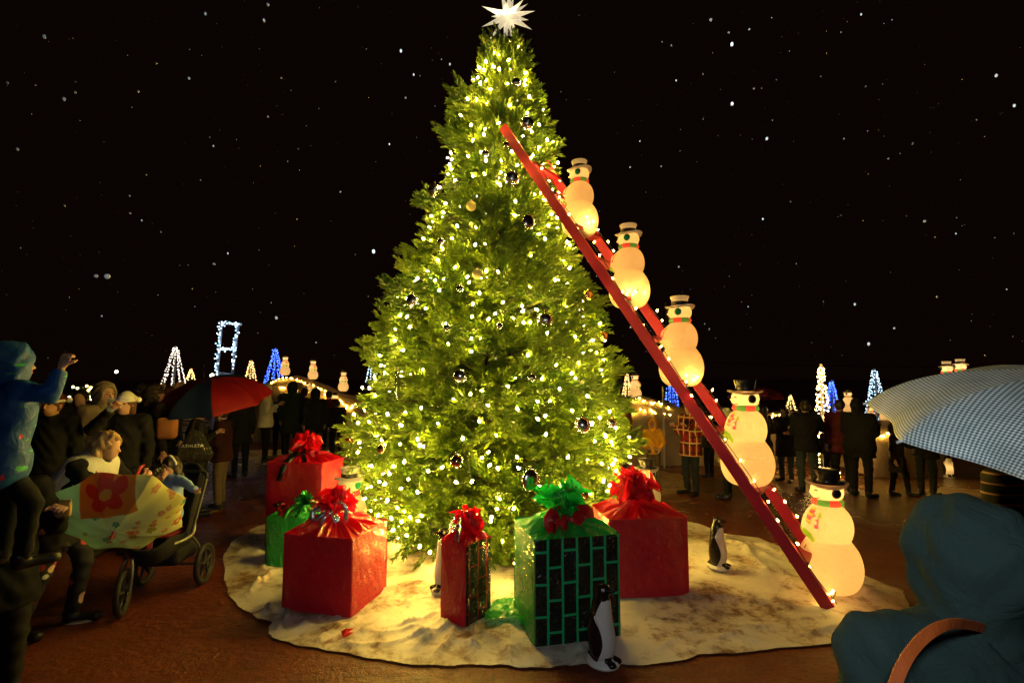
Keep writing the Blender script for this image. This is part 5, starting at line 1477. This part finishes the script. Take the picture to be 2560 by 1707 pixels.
# ---- crowd on the left
person(feet(668, 12.3), at(672, 962, 12.3)[2], -115, 'person in a cream hoodie with the hood up and black trousers', C_CREAM, C_PANTS, .47, hood=C_CREAM, al=ARM_FRONT, ar=ARM_PHONE, sole=S_SOLE, bulk=1.1)
person(feet(732, 12.6), at(732, 958, 12.6)[2], 170, 'person in a dark green black hooded coat, back turned, left of the maroon beanie', C_DKGREEN, C_PANTS, .36, hood=C_DKGREEN)
person(feet(762, 13.2), at(764, 972, 13.2)[2], 160, 'person in a maroon beanie between two dark hooded coats', C_BLACK2, C_BROWN, .42, hat='beanie', hat_m=C_MAROON, hair='short')
person(feet(790, 12.4), at(788, 974, 12.4)[2], 150, 'person in a black hooded coat nearest the mound snowman', C_BLACK, cloth('dark brown trousers', (.05, .028, .016)), .42, hood=C_BLACK, bulk=1.2)
person(feet(824, 14.2), at(822, 978, 14.2)[2], 140, 'person in a patchy maroon jacket in front of the lit mound', C_MAROON, C_PANTS, .45, hair='short')
person(feet(782, 7.9), at(782, 1106, 7.9)[2], 10, 'small child whose face peeks over the tallest red present', cloth('pale jacket', (.35, .38, .40)), C_PANTS, .46, hs=1.2, hood=C_BLACK2, face_on=True, vox=.014)
h1 = person(feet(498, 7.7), 1.66, -130, 'person in a black coat holding up the red and blue umbrella', C_BLACK, C_PANTS, .40, hair='short', ar=[(.02, -.03, -.15), (-.05, -.11, .07)], al=[(.05, -.03, -.14), (.0, -.13, .06)], bulk=1.15, curl=1.3)
h2 = person(feet(562, 8.1), at(565, 1018, 8.1)[2], 75, 'person in khaki trousers and dark maroon jacket looking at a phone under the umbrella', cloth('dark maroon coat', (.030, .006, .006)), C_KHAKI, .47, hair='short', al=ARM_FRONT, ar=[(.03, -.01, -.155), (-.03, -.12, .02)], sole=S_BROWN, face_on=True, head_tilt=.35, bulk=1.15)
phone(h2, 'l', 'silver edged phone held by the person under the red and blue umbrella', M_PHSIL)
person(feet(385, 7.4), at(385, 962, 7.4)[2], -150, 'person in a black coat carrying a tan backpack beside the red and blue umbrella', C_BLACK2, C_PANTS, .42, hair='bob', bulk=1.1)
bp_ = empty('backpack', at(418, 1070, 7.15), .3, 'tan backpack hanging beside the dark edge of the red and blue umbrella', 'backpack')
m = MB(); m.box((0, 0, 0), (.25, .15, .30), bev=.05); m.build('bag_body', cloth('tan canvas', (.42, .17, .06)), bp_); m = MB(); m.box((0, -.085, -.05), (.17, .03, .14), bev=.012); m.build('front_pocket', cloth('tan canvas', (.42, .17, .06)), bp_)
for s_ in (-1, 1): strap([(s_ * .08, .07, .14), (s_ * .09, .13, .05), (s_ * .08, .08, -.12)], .035, (0, 1, 0)).build('bag_strap', C_BROWN, bp_)
person(feet(350, 9.2), at(350, 958, 9.2)[2], -100, 'person in a tan brown jacket pointing an arm upward behind the selfie taker', C_BROWN, C_PANTS, .45, hair='short', ar=[(.05, -.09, .05), (.02, -.13, .07)], al=[(.05, -.09, .06), (.02, -.13, .08)])
person(feet(262, 6.6), at(285, 962, 6.6)[2], -70, 'person in a beige fur hood and coat behind the blonde woman', C_BEIGE, C_PANTS, .38, hood=C_BEIGE, bulk=1.1, face_on=True, vox=.014)
sel = person(feet(318, 6.2), at(312, 985, 6.2)[2], -15, 'smiling woman in a santa hat raising a phone for a photo', C_BLACK, C_PANTS, .42, hair='long', hair_m=H_BROWN, hat='santa', hat_m=C_WHITE, face_on=True, ar=[(.03, -.10, -.04), (-.13, -.06, .125)], vox=.014, curl=1.0)
ph = phone(sel, 'r', 'silver blue phone held above the smiling woman in the santa hat', M_PHSIL, True, fwd=.03)
person(feet(138, 5.9), at(138, 985, 5.9)[2], -10, 'bearded man in a santa hat in the dark below the outstretched sleeve', C_BLACK, C_PANTS, .42, hat='santa', hat_m=C_MAROON, hair='short', hair_m=H_BROWN, face_on=True, vox=.014)
person(feet(205, 7.6), at(205, 975, 7.6)[2], -30, 'person in dark clothes between the bearded man and the beige hood', C_BLACK2, C_PANTS, .42, hair='short')
person(feet(60, 6.8), at(60, 1000, 6.8)[2], -20, 'person in dark clothes mostly hidden behind the boy in the blue jacket', C_NAVY, C_PANTS, .42, hair='short')

for px_, Y_, hpx, fa, co_, lab in [(105, 8.2, 985, -40, C_BLACK2, 'person in dark clothes far left, over the shoulder of the bearded man'),
        (330, 8.6, 975, 150, C_BLACK, 'person in a black coat facing away behind the woman in the santa hat'),
        (430, 9.4, 985, -160, C_DKGREEN, 'person in a dark green coat under the left edge of the red and blue umbrella'),
        (608, 10.6, 990, 130, C_BLACK, 'person in a black coat between the umbrella edge and the cream hoodie'),
        (704, 13.6, 985, 160, C_BLACK2, 'person in black standing right beside the cream hoodie'),
        (845, 13.4, 1000, 150, C_BLACK, 'person in black at the low brown ledge nearest the tree')]:
    person(feet(px_, Y_), at(px_, hpx, Y_)[2], fa, lab, co_, C_PANTS, .42, hair='short', vox=.018)

# the blonde woman bending to the pushchair
n = NT('grey vest'); co = n.coord('Object'); sp = n.new('ShaderNodeSeparateXYZ'); n.link(co, sp.inputs[0])
c = n.mix(n.noise(co, 160, 2), (.42, .44, .44), (.70, .70, .68)); M_VEST = n.done(n.bsdf(c, .9, normal=n.bump(n.noise(co, 12, 4), .4, .02)))
n = NT('floral leggings'); co = n.coord('Object'); vo = n.new('ShaderNodeTexVoronoi'); vo.inputs['Scale'].default_value = 9; n.link(co, vo.inputs['Vector'])
pet = n.ramp(vo.outputs['Distance'], [(.26, 1.0), (.33, 0.0)]); hs_ = n.new('ShaderNodeSeparateColor'); n.link(vo.outputs['Color'], hs_.inputs[0])
fc = n.ramp(hs_.outputs[0], [(.0, (.75, .55, .50)), (.3, (.45, .06, .12)), (.5, (.55, .62, .58)), (.7, (.60, .08, .06)), (.9, (.70, .50, .35))], 'CONSTANT')
on = n.math('MULTIPLY', pet, n.math('GREATER_THAN', hs_.outputs[1], .45))
M_FLOR = n.done(n.bsdf(n.mix(on, (.010, .012, .018), fc), .8))
ws = person(np.array([-3.80, 4.3, 0]), 1.70, -98, 'blonde woman in a grey vest over black sleeves bending toward the pushchair', C_BLACK, C_PANTS, .42, lean=26, hair='bob', hair_m=H_BLOND, pants_m=M_FLOR, sole=S_SOLE, vox=.012,
            al=[(.03, -.09, -.125), (-.05, -.15, .03)], ar=[(.03, -.09, -.125), (-.05, -.14, .05)], legs=[[(.02, -.05, 0), (.0, .02, 0)], [(0, -.03, 0), (.02, .14, 0)]], curl=1.1, head_tilt=.1)
def vest_f(P):
    la = R(26); piv = np.array([0, 0, .52 * 1.7]); Q_ = rx(P - piv, -la) + piv
    d = ell(Q_, (0, .0, 1.22), (.215, .155, .27)); d = smin(d, ell(Q_, (0, .01, .98), (.205, .155, .24)), .05)
    d = smin(d, cap(Q_, (.13, 0, 1.36), (-.13, 0, 1.36), .09, .09), .03)
    for s_ in (-1, 1): d = smax(d, -ell(Q_, (s_ * .245, -.02, 1.26), (.105, .12, .20)), .015)
    d = smax(d, -cap(Q_, (0, -.05, 1.5), (0, 0, 1.38), .10, .08), .02); d = smax(d, .82 - Q_[:, 2], .01)
    return d - .045 + .004 * np.sin(Q_[:, 2] * 40 + Q_[:, 0] * 12)
V, Q = polygonise(vest_f, (-.35, -.95, .6), (.35, .35, 1.7), .012); obj('vest', V, Q, M_VEST, ws)
phone(ws, 'l', 'dark phone with a glassy back in the hands of the blonde woman', M_PHBLK, False, fwd=.03, size=(.13, .012, .085))

# boy in the blue jacket carried by an adult
n = NT('blue splatter jacket'); co = n.coord('Object'); v1 = n.noise(n.coord('Object', (1, 1, 2.6)), 7.5, 2, .4, .4); v2 = n.noise(co, 16, 2, .4, .2); v3 = n.noise(n.coord('Object', (1, 1.6, 3)), 5, 2)
c = n.mix(n.noise(co, 8, 4), (.006, .075, .30), (.010, .12, .40)); c = n.mix(n.ramp(v3, [(.68, 0.0), (.70, 1.0)]), c, (.03, .025, .06)); c = n.mix(n.ramp(v1, [(.665, 0.0), (.685, 1.0)]), c, (.04, .50, .16)); c = n.mix(n.ramp(v2, [(.73, 0.0), (.745, 1.0)]), c, (.65, .04, .10))
M_BLUEJ = n.done(n.bsdf(c, .55, spec=.4, normal=n.bump(n.noise(co, 9, 4, .55, 1.0), .5, .03)))
bz = at(30, 1165, 2.85)
boy = person(np.array([at(2, 941, 2.85)[0], 2.85, 0]), 1.28, -158, 'boy in a bright blue splatter print rain jacket with hood up and one fist raised', M_BLUEJ, C_NAVY, .40, hs=1.12, hood=M_BLUEJ, sit=True, vox=.012,
             legs=[[(.03, -.10, -.17), (0, .02, -.24)], [(.03, -.10, -.17), (0, .02, -.24)]], ar=[(.10, -.06, -.02), (.0, -.035, .115)], al=ARM_DOWN, curl=1.5, bulk=1.4, face_on=True, hair='short', z0=bz[2] - .475 * 1.28, lean=4)
par = person(np.array([at(20, 941, 3.2)[0], 3.2, 0]), 1.66, -60, 'adult with brown hair in dark clothes carrying the boy in the blue jacket', C_NAVY, C_PANTS, .40, hair='short', hair_m=H_BROWN, vox=.013, al=[(.05, -.05, -.15), (-.03, -.11, .07)], ar=[(.04, -.06, -.14), (.0, -.12, .08)], curl=1.0, bulk=1.2)
c0 = wpt(par, par['_wl']); cup = empty('paper_bag', c0 + np.array([.06, -.03, .03]), .2, 'small yellowish crumpled packet in the hand of the adult carrying the boy', 'packet')
m = MB(); m.box((0, 0, 0), (.07, .03, .09), bev=.012); m.build('packet_body', plain('yellow paper', (.55, .38, .10), .5, bump=.5), cup); m = MB(); m.box((0, 0, .05), (.066, .012, .02), bev=.004); m.build('packet_seal', plain('yellow paper', (.55, .38, .10), .5), cup)

# girl in the pushchair
gz = .74
girl = person(np.array([at(440, 941, 5.05)[0], 5.05, 0]), 1.06, 22, 'little girl in a light blue jacket and white headband sitting in the pushchair', C_LBLUE, cloth('pink leggings', (.30, .05, .10)), .40, hs=1.2, sit=True, hair='long', hair_m=H_DARK, face_on=True, vox=.012, head_tilt=.32,
              legs=[[(.03, -.20, -.02), (0, -.04, -.2)], [(.03, -.20, -.02), (0, -.04, -.2)]], al=[(.19, -.05, -.015), (.17, -.05, -.03)], ar=[(.02, -.06, -.13), (-.06, -.10, .0)], z0=gz - .475 * 1.06, bulk=1.15)
hd = np.array([0, -.015 * 1.06, 1.06 - .0657 * 1.06 * 1.2]); hrg = np.array([.0455, .056, .066]) * 1.06 * 1.2
m = MB(); m.tube([hd + hrg * np.array([1.2 * math.cos(q), -.15 + .35 * (1 - math.sin(q)), 1.22 * math.sin(q)]) for q in np.linspace(.15, np.pi - .15, 15)], .012, 8); m.build('headband', C_WHITE, girl)
m = MB(); m.ball((-.01, -.075, .69), (.07, .045, .10), 14, 10); m.build('pink_top', cloth('hot pink top', (.60, .03, .10)), girl)

# ---- the hooded onlooker in front
fg = person(np.array([at(2390, 941, 1.25)[0], 1.25, 0]), 1.76, 176, 'hooded onlooker in a teal grey rain jacket close to the camera, seen from behind', C_TEAL, C_PANTS, .42, hood=C_TEAL, vox=.011, bulk=1.3, wide=1.28, folds=1.0, head_turn=.36)
c0 = np.array(fg.location[:])
hb = empty('handbag', c0 + np.array([.05, -.12, 0]), 0, 'orange leather strap of a handbag over the shoulder of the hooded onlooker', 'handbag')
q0, q1, q2 = at(2380, 1558, 1.02), at(2290, 1612, .97), at(2228, 1740, .95)
lc = np.array(hb.location[:])
q3 = at(2180, 2000, .98); q4 = at(2480, 1575, 1.22)
strap([q4 - lc, q0 - lc, q1 - lc, q2 - lc, q3 - lc], .020, (-.3, -1, .1), .004, 40).build('bag_strap', cloth('orange leather', (.30, .060, .010), .6, 50), hb, smooth=False)
m = MB(); m.box(q3 - lc - np.array([0, 0, .14]), (.28, .12, .26), bev=.03); m.build('bag_body', cloth('orange leather', (.30, .060, .010), .6, 50), hb)

# ------------------------------------------------------------------ umbrellas
def umbrella(apex, axis, Rr, dep, label, mats, midx=None, nrib=8, roll=0.0, shaft=.8, paint=None, handle_m=S_BLACK, tip_m=M_POLE, sag=.05, relief=.030):
    root = empty('umbrella', apex, label=label, cat='umbrella'); x, y, z = frame(axis); M3 = np.stack([x, y, z], 1)
    NS_ = 48 if paint else 24; NA_, NT2 = nrib * NS_, (64 if paint else 27)
    a = np.arange(NA_) * 2 * np.pi / NA_; t_ = np.linspace(0, 1, NT2); ph = (a * nrib / (2 * np.pi)) % 1; mid_ = np.sin(np.pi * ph)
    P = np.zeros((NT2, NA_, 3)); U = np.zeros((NT2, NA_, 2))
    for i, q in enumerate(t_):
        f_ = 1 - mid_ * (1 - math.cos(np.pi / nrib)) * .95 - sag * mid_ ** 2 * q * q
        rr_ = Rr * math.sin(q * 1.25) / math.sin(1.25) * f_; zz_ = -dep * (1 - math.cos(q * 1.25)) / (1 - math.cos(1.25)) + .035 * mid_ * q * q * (1 - .2 * q) * 0 - 0.0
        P[i] = np.stack([rr_ * np.cos(a + roll), rr_ * np.sin(a + roll), zz_ * np.ones(NA_) - relief * mid_ * q * (1.25 - q)], -1)
        U[i] = np.stack([(ph - .5) * q * Rr * .78, np.full(NA_, q * Rr)], -1)
    m = MB(); m.grid(P @ M3.T, closed_v=True, uv=U)
    mi = None
    if midx is not None: mi = [midx[(f[0] % NA_) // NS_] for f in m.F]
    canopy = obj('canopy', np.concatenate(m.V), m.F, mats, root, midx=mi, uv=np.concatenate(m.UV), attrs={'paint': paint(P, U, a)} if paint else None)
    so = canopy.modifiers.new('cloth thickness', 'SOLIDIFY'); so.thickness = .0012; so.offset = -1
    for k in range(nrib):
        i = k * NS_; m = MB(); m.tube([P[j, i] @ M3.T - z * .006 for j in range(0, NT2, 3 if NS_ == 24 else 7)] + [P[-1, i] @ M3.T - z * .004], .0022, 5); rb = m.build('rib', M_POLE, root)
        e = P[-1, i] @ M3.T; m = MB(); m.tube([e * .985, e * 1.02], .0045, 6); m.build('rib_tip', tip_m, rb)
        m = MB(); m.tube([P[NT2 // 2, i] @ M3.T - z * .008, -z * shaft * .42], .002, 5); m.build('strut', M_POLE, rb)
    m = MB(); m.tube([z * .01, -z * shaft], .006, 8); m.build('shaft', plain('umbrella shaft', (.60, .45, .22), .3, .7), root)
    m = MB(); m.lathe([(.001, .055), (.007, .05), (.010, .0), (.016, -.006)], 12, axis=axis); m.build('ferrule', tip_m, root)
    m = MB(); m.tube([-z * shaft * .98, -z * (shaft + .09), -z * (shaft + .12) + x * .02], .012, 8); m.build('handle', handle_m, root)
    return root
UN = lambda nm, c_: cloth(nm, c_, .6, 120, .1)
U_NAVY, U_RED, U_PURP, U_DRED, U_TEAL = UN('umbrella navy', (.014, .030, .085)), UN('umbrella red', (.24, .005, .009)), UN('umbrella purple', (.16, .012, .10)), UN('umbrella dark red', (.10, .006, .010)), UN('umbrella teal', (.012, .05, .06))
ap = at(531, 944, 7.7)
umbrella(ap, (-.04, -.30, 1), .80, .38, 'large umbrella with red, navy and purple panels over two people', [U_NAVY, U_RED, U_PURP, U_DRED, U_TEAL], [0, 1, 1, 4, 2, 2, 3, 3], roll=R(-18), shaft=.78)
ap = at(1888, 968, 9.5)
umbrella(ap, (.05, .10, 1), .52, .20, 'dark red umbrella behind the snowman with the shiny black hat', [U_DRED], shaft=.6)
# checked umbrella near the camera
n = NT('checked umbrella cloth'); uvn = n.coord('UV'); sp = n.new('ShaderNodeSeparateXYZ'); n.link(uvn, sp.inputs[0])
def sq(s_): return n.math('GREATER_THAN', n.math('FRACT', n.math('MULTIPLY', s_, 104.0)), .5)
kk = n.math('MULTIPLY', n.math('ADD', sq(sp.outputs[0]), sq(sp.outputs[1])), .5)
wear = n.noise(n.coord('Object'), 9, 4)
c = n.ramp(kk, [(0.0, (.035, .066, .072)), (.25, (.32, .39, .40)), (.75, (.86, .87, .87))], 'CONSTANT')
c = n.mix(n.ramp(wear, [(.35, .35), (.65, 0.0)]), c, (.05, .10, .115))
M_GING = n.done(n.bsdf(c, .55, spec=.4, normal=n.bump(n.noise(n.coord('Object'), 14, 3), .2, .01)))
umbrella(np.array([1.645, 1.44, 2.108]), (-.01, -.245, .92), .50, .20, 'blue and white checked umbrella close to the camera over the hooded onlooker', [M_GING], roll=0.0, shaft=.62, relief=.004, tip_m=plain('pale tip', (.6, .6, .58), .4))
# child's flowered umbrella
def floral(P, U, a):
    q = np.random.default_rng(12); nt2, na = P.shape[:2]; X_, Y_ = P[..., 0], P[..., 1]
    th = np.arctan2(Y_, X_); c_ = np.zeros(P.shape); c_[:] = (.58, .86, .76)
    g_ = np.clip((X_ * math.cos(FG) + Y_ * math.sin(FG)) / .46 * .9 + .25, 0, 1)[..., None]; c_ = c_ * (1 - g_) + np.array([.86, .82, .24]) * g_
    nz = .5 + .5 * np.sin(X_ * 31 + 2 * np.sin(Y_ * 17)) * np.sin(Y_ * 27 + 1); c_ *= (.88 + .2 * nz)[..., None]
    cols = [(.62, .20, .06), (.66, .26, .10), (.12, .42, .36), (.42, .48, .06), (.70, .34, .14)]
    for k in range(70):
        rr_ = math.sqrt(q.uniform(.02, 1)) * .45; t_ = q.uniform(0, 6.28); x0, y0 = rr_ * math.cos(t_), rr_ * math.sin(t_); s_ = q.uniform(.016, .034); d0 = q.uniform(0, 6.28)
        r2 = np.hypot(X_ - x0, Y_ - y0); an = np.arctan2(Y_ - y0, X_ - x0) + d0; mk = (r2 < s_ * (.55 + .45 * np.abs(np.cos(2.5 * an)))) & (r2 > s_ * .22); c_[mk] = cols[k % 5]
    # a plain orange panel with one big flower
    lx = X_ * math.cos(FP) + Y_ * math.sin(FP); ly = -X_ * math.sin(FP) + Y_ * math.cos(FP)
    pan = (lx > .14) & (lx < .44) & (np.abs(ly) < .17); c_[pan] = np.array([.60, .30, .05])
    r2 = np.hypot(lx - .30, ly); an = np.arctan2(ly, lx - .30); mk = r2 < .13 * (.55 + .45 * np.abs(np.cos(2.5 * an))); c_[mk] = (.55, .07, .02); c_[r2 < .035] = (.62, .40, .08)
    return c_.reshape(-1, 3)
FG, FP = R(20), R(95)
n = NT('flowered umbrella cloth'); c = attr(n, 'paint', True); pr = n.bsdf(c, .5, spec=.4); t_ = n.new('ShaderNodeBsdfTranslucent'); n.link(c, t_.inputs['Color'])
mx = n.new('ShaderNodeMixShader'); mx.inputs[0].default_value = .4; n.link(pr.outputs[0], mx.inputs[1]); n.link(t_.outputs[0], mx.inputs[2]); M_FLUM = n.done(mx)
M_PINKT = plain('pink tip', (.65, .06, .05), .4)
umbrella(at(284, 1330, 3.72), (.28, -.74, -.58), .43, .19, "child's open umbrella with orange flowers on pale green held low against the pushchair", [M_FLUM], roll=R(12), shaft=.55, paint=floral, tip_m=M_PINKT, handle_m=M_PINKT)

# ------------------------------------------------------------------ pushchair
SB = np.array([-3.52, 5.0, 0]); st = empty('pushchair', SB, R(8), 'black three wheeled pushchair with a grey frame and a padded seat', 'pushchair')
M_TYRE = plain('tyre rubber', (.012, .012, .012), .65, bump=.3); M_FRAME = plain('grey tube', (.20, .20, .19), .35, .8); M_RIMP = plain('black rim', (.02, .02, .02), .4); C_SEAT = cloth('black seat fabric', (.012, .012, .014)); C_SEATR = cloth('wine seat lining', (.16, .012, .03))
def wheel(c0, r_, wid, turn=0.0):
    w0 = bpy.data.objects.new('wheel', None); COL.objects.link(w0); w0.parent = st; w0.location = c0; w0.rotation_euler = (0, 0, turn)
    a = np.linspace(0, 2 * np.pi, 41)
    m = MB(); m.tube([(0, (r_ - wid * .5) * math.cos(q), (r_ - wid * .5) * math.sin(q)) for q in a], wid * .5, 12, cap=False); m.build('tyre', M_TYRE, w0)
    m = MB(); m.tube([(0, (r_ - wid) * .96 * math.cos(q), (r_ - wid) * .96 * math.sin(q)) for q in a], .012, 8, cap=False)
    for k in range(5):
        q = k * 2 * np.pi / 5 + .3; m.tube([(0, .02 * math.cos(q), .02 * math.sin(q)), (0, (r_ - wid) * .95 * math.cos(q), (r_ - wid) * .95 * math.sin(q))], [.022, .013], 6)
    m.build('rim', M_RIMP, w0); m = MB(); m.tube([(-.035, 0, 0), (.035, 0, 0)], .022, 12); m.build('hub', M_FRAME, w0)
def L_(px, py, Y): return rotz(-R(8)) @ (at(px, py, Y) - SB)
fw, rw = L_(308, 1467, 4.55), L_(512, 1388, 5.25); rw2 = rw + np.array([-.58, .05, 0])
fw[2] = .20; rw[2] = .20; rw2[2] = .20
wheel(fw, .20, .05, .25); wheel(rw, .20, .05); wheel(rw2, .20, .05)
def tube_part(name, pts, r_, mat): MB().tube(spline(pts, 16), r_, 10).build(name, mat, st)
tube_part('fork', [fw + (.05, 0, 0), fw + (.05, .03, .16), fw + (.02, .07, .27)], .014, M_FRAME); tube_part('fork', [fw - (.05, 0, 0), fw + (-.05, .03, .16), fw + (-.02, .07, .27)], .014, M_FRAME)
for s_, rr0 in ((1, rw), (-1, rw2)):
    off = np.array([s_ * .19, 0, 0]); fr0 = fw + (s_ * .03, .07, .27); jx = (rw + rw2) / 2 + (s_ * .24, -.22, .34)
    tube_part('side_tube', [fr0, (fr0 + jx) / 2 + (s_ * .05, 0, .0), jx, jx + (0, .06, .10)], .016, M_FRAME)
    tube_part('rear_stay', [jx, (jx + rr0) / 2 + (0, .02, .02), rr0 - (s_ * .03, 0, 0)], .014, M_FRAME)
    tube_part('push_tube', [jx, jx + (0, .16, .28), jx + (0, .28, .50)], .015, M_RIMP)
ja, jb = (rw + rw2) / 2 + (.24, .06, .84), (rw + rw2) / 2 + (-.24, .06, .84)
tube_part('handlebar', [ja, ja + (-.05, .05, .05), (ja + jb) / 2 + (0, .07, .06), jb + (.05, .05, .05), jb], .018, M_RIMP); tube_part('rear_axle', [rw, rw2], .012, M_FRAME)
cs = (rw + rw2) / 2
def seat_f(P):
    d = cap(P, cs + (0, -.45, .32), cs + (0, -.10, .30), .17, .18); d = smin(d, cap(P, cs + (0, -.10, .32), cs + (0, .14, .80), .17, .20), .06)
    inner = smin(cap(P, cs + (0, -.50, .44), cs + (0, -.18, .44), .15, .16), cap(P, cs + (0, -.20, .46), cs + (0, .02, .92), .16, .17), .05)
    return smax(d, -inner, .02)
V, Q = polygonise(seat_f, cs + (-.3, -.8, .0), cs + (.3, .5, 1.15), .016); obj('seat', V, Q, C_SEAT, st)
m = MB(); m.box(cs + (0, -.20, .37), (.24, .34, .03), bev=.012); m.build('seat_liner', C_SEATR, st)
m = MB(); m.box(cs + (0, -.12, .16), (.36, .42, .16), bev=.04); m.build('basket', C_SEAT, st)
strap([cs + (.225, -.02, .70), cs + (.235, .04, .76), cs + (.22, .10, .83)], .018, (1, 0, 0), n_=10).build('reflector_strip', plain('reflector', (.75, .8, .85), .3), st)
# shiny black shopping bag
sb = empty('shopping_bag', at(487, 1150, 6.9), .25, 'crumpled shiny black plastic bag with white lettering', 'bag')
n = NT('shiny black plastic'); co = n.coord('Object'); vo = n.noise(co, 9, 5, .65, 2.5)
M_PLAST = n.done(n.bsdf((.030, .027, .022), .16, spec=.9, coat=.6, normal=n.bump(vo, 1.0, .09)))
NT_, NS = 16, 60; a = np.linspace(0, 2 * np.pi, NS, endpoint=False); P = []
for i, q in enumerate(np.linspace(0, 1, NT_)):
    w_ = .235 * (1 - .72 * q ** 1.3) * (.8 + .2 * min(1, q * 6)); d_ = .10 * (1 - .6 * q)
    fo = 1 + .06 * np.sin(a * 7 + q * 4) * (.3 + q) + .04 * np.sin(a * 13 + 2)
    P.append(np.stack([w_ * np.cos(a) * fo, d_ * np.sin(a) * fo, np.full(NS, .40 * q) + .012 * np.sin(a * 5 + q * 9)], -1))
m = MB(); m.grid(np.array(P), closed_v=True); m.F.append(tuple(range(NS))[::-1]); m.M.append(0); m.build('bag_body', M_PLAST, sb)
strap([(-.05, 0, .38), (-.04, .02, .52), (.04, .02, .53), (.05, 0, .38)], .03, (0, -1, 0), n_=14).build('bag_handle', M_PLAST, sb)
fc = bpy.data.curves.new('lettering', 'FONT'); fc.body = 'ATHLETA'; fc.size = .055; fc.align_x = 'CENTER'; fc.extrude = .002; fc.space_character = 1.15
fo = bpy.data.objects.new('lettering', fc); COL.objects.link(fo); dg = bpy.context.evaluated_depsgraph_get(); me = bpy.data.meshes.new_from_object(fo.evaluated_get(dg)); bpy.data.objects.remove(fo)
me.materials.clear(); me.materials.append(plain('white print', (.80, .80, .76), .5)); lt = bpy.data.objects.new('lettering', me); COL.objects.link(lt); lt.parent = sb; lt.location = (0.0, -.118, .19); lt.rotation_euler = (R(78), 0, 0)

for o in sc.objects:
    for k in ('_wl', '_wr'):
        if k in o: del o[k]
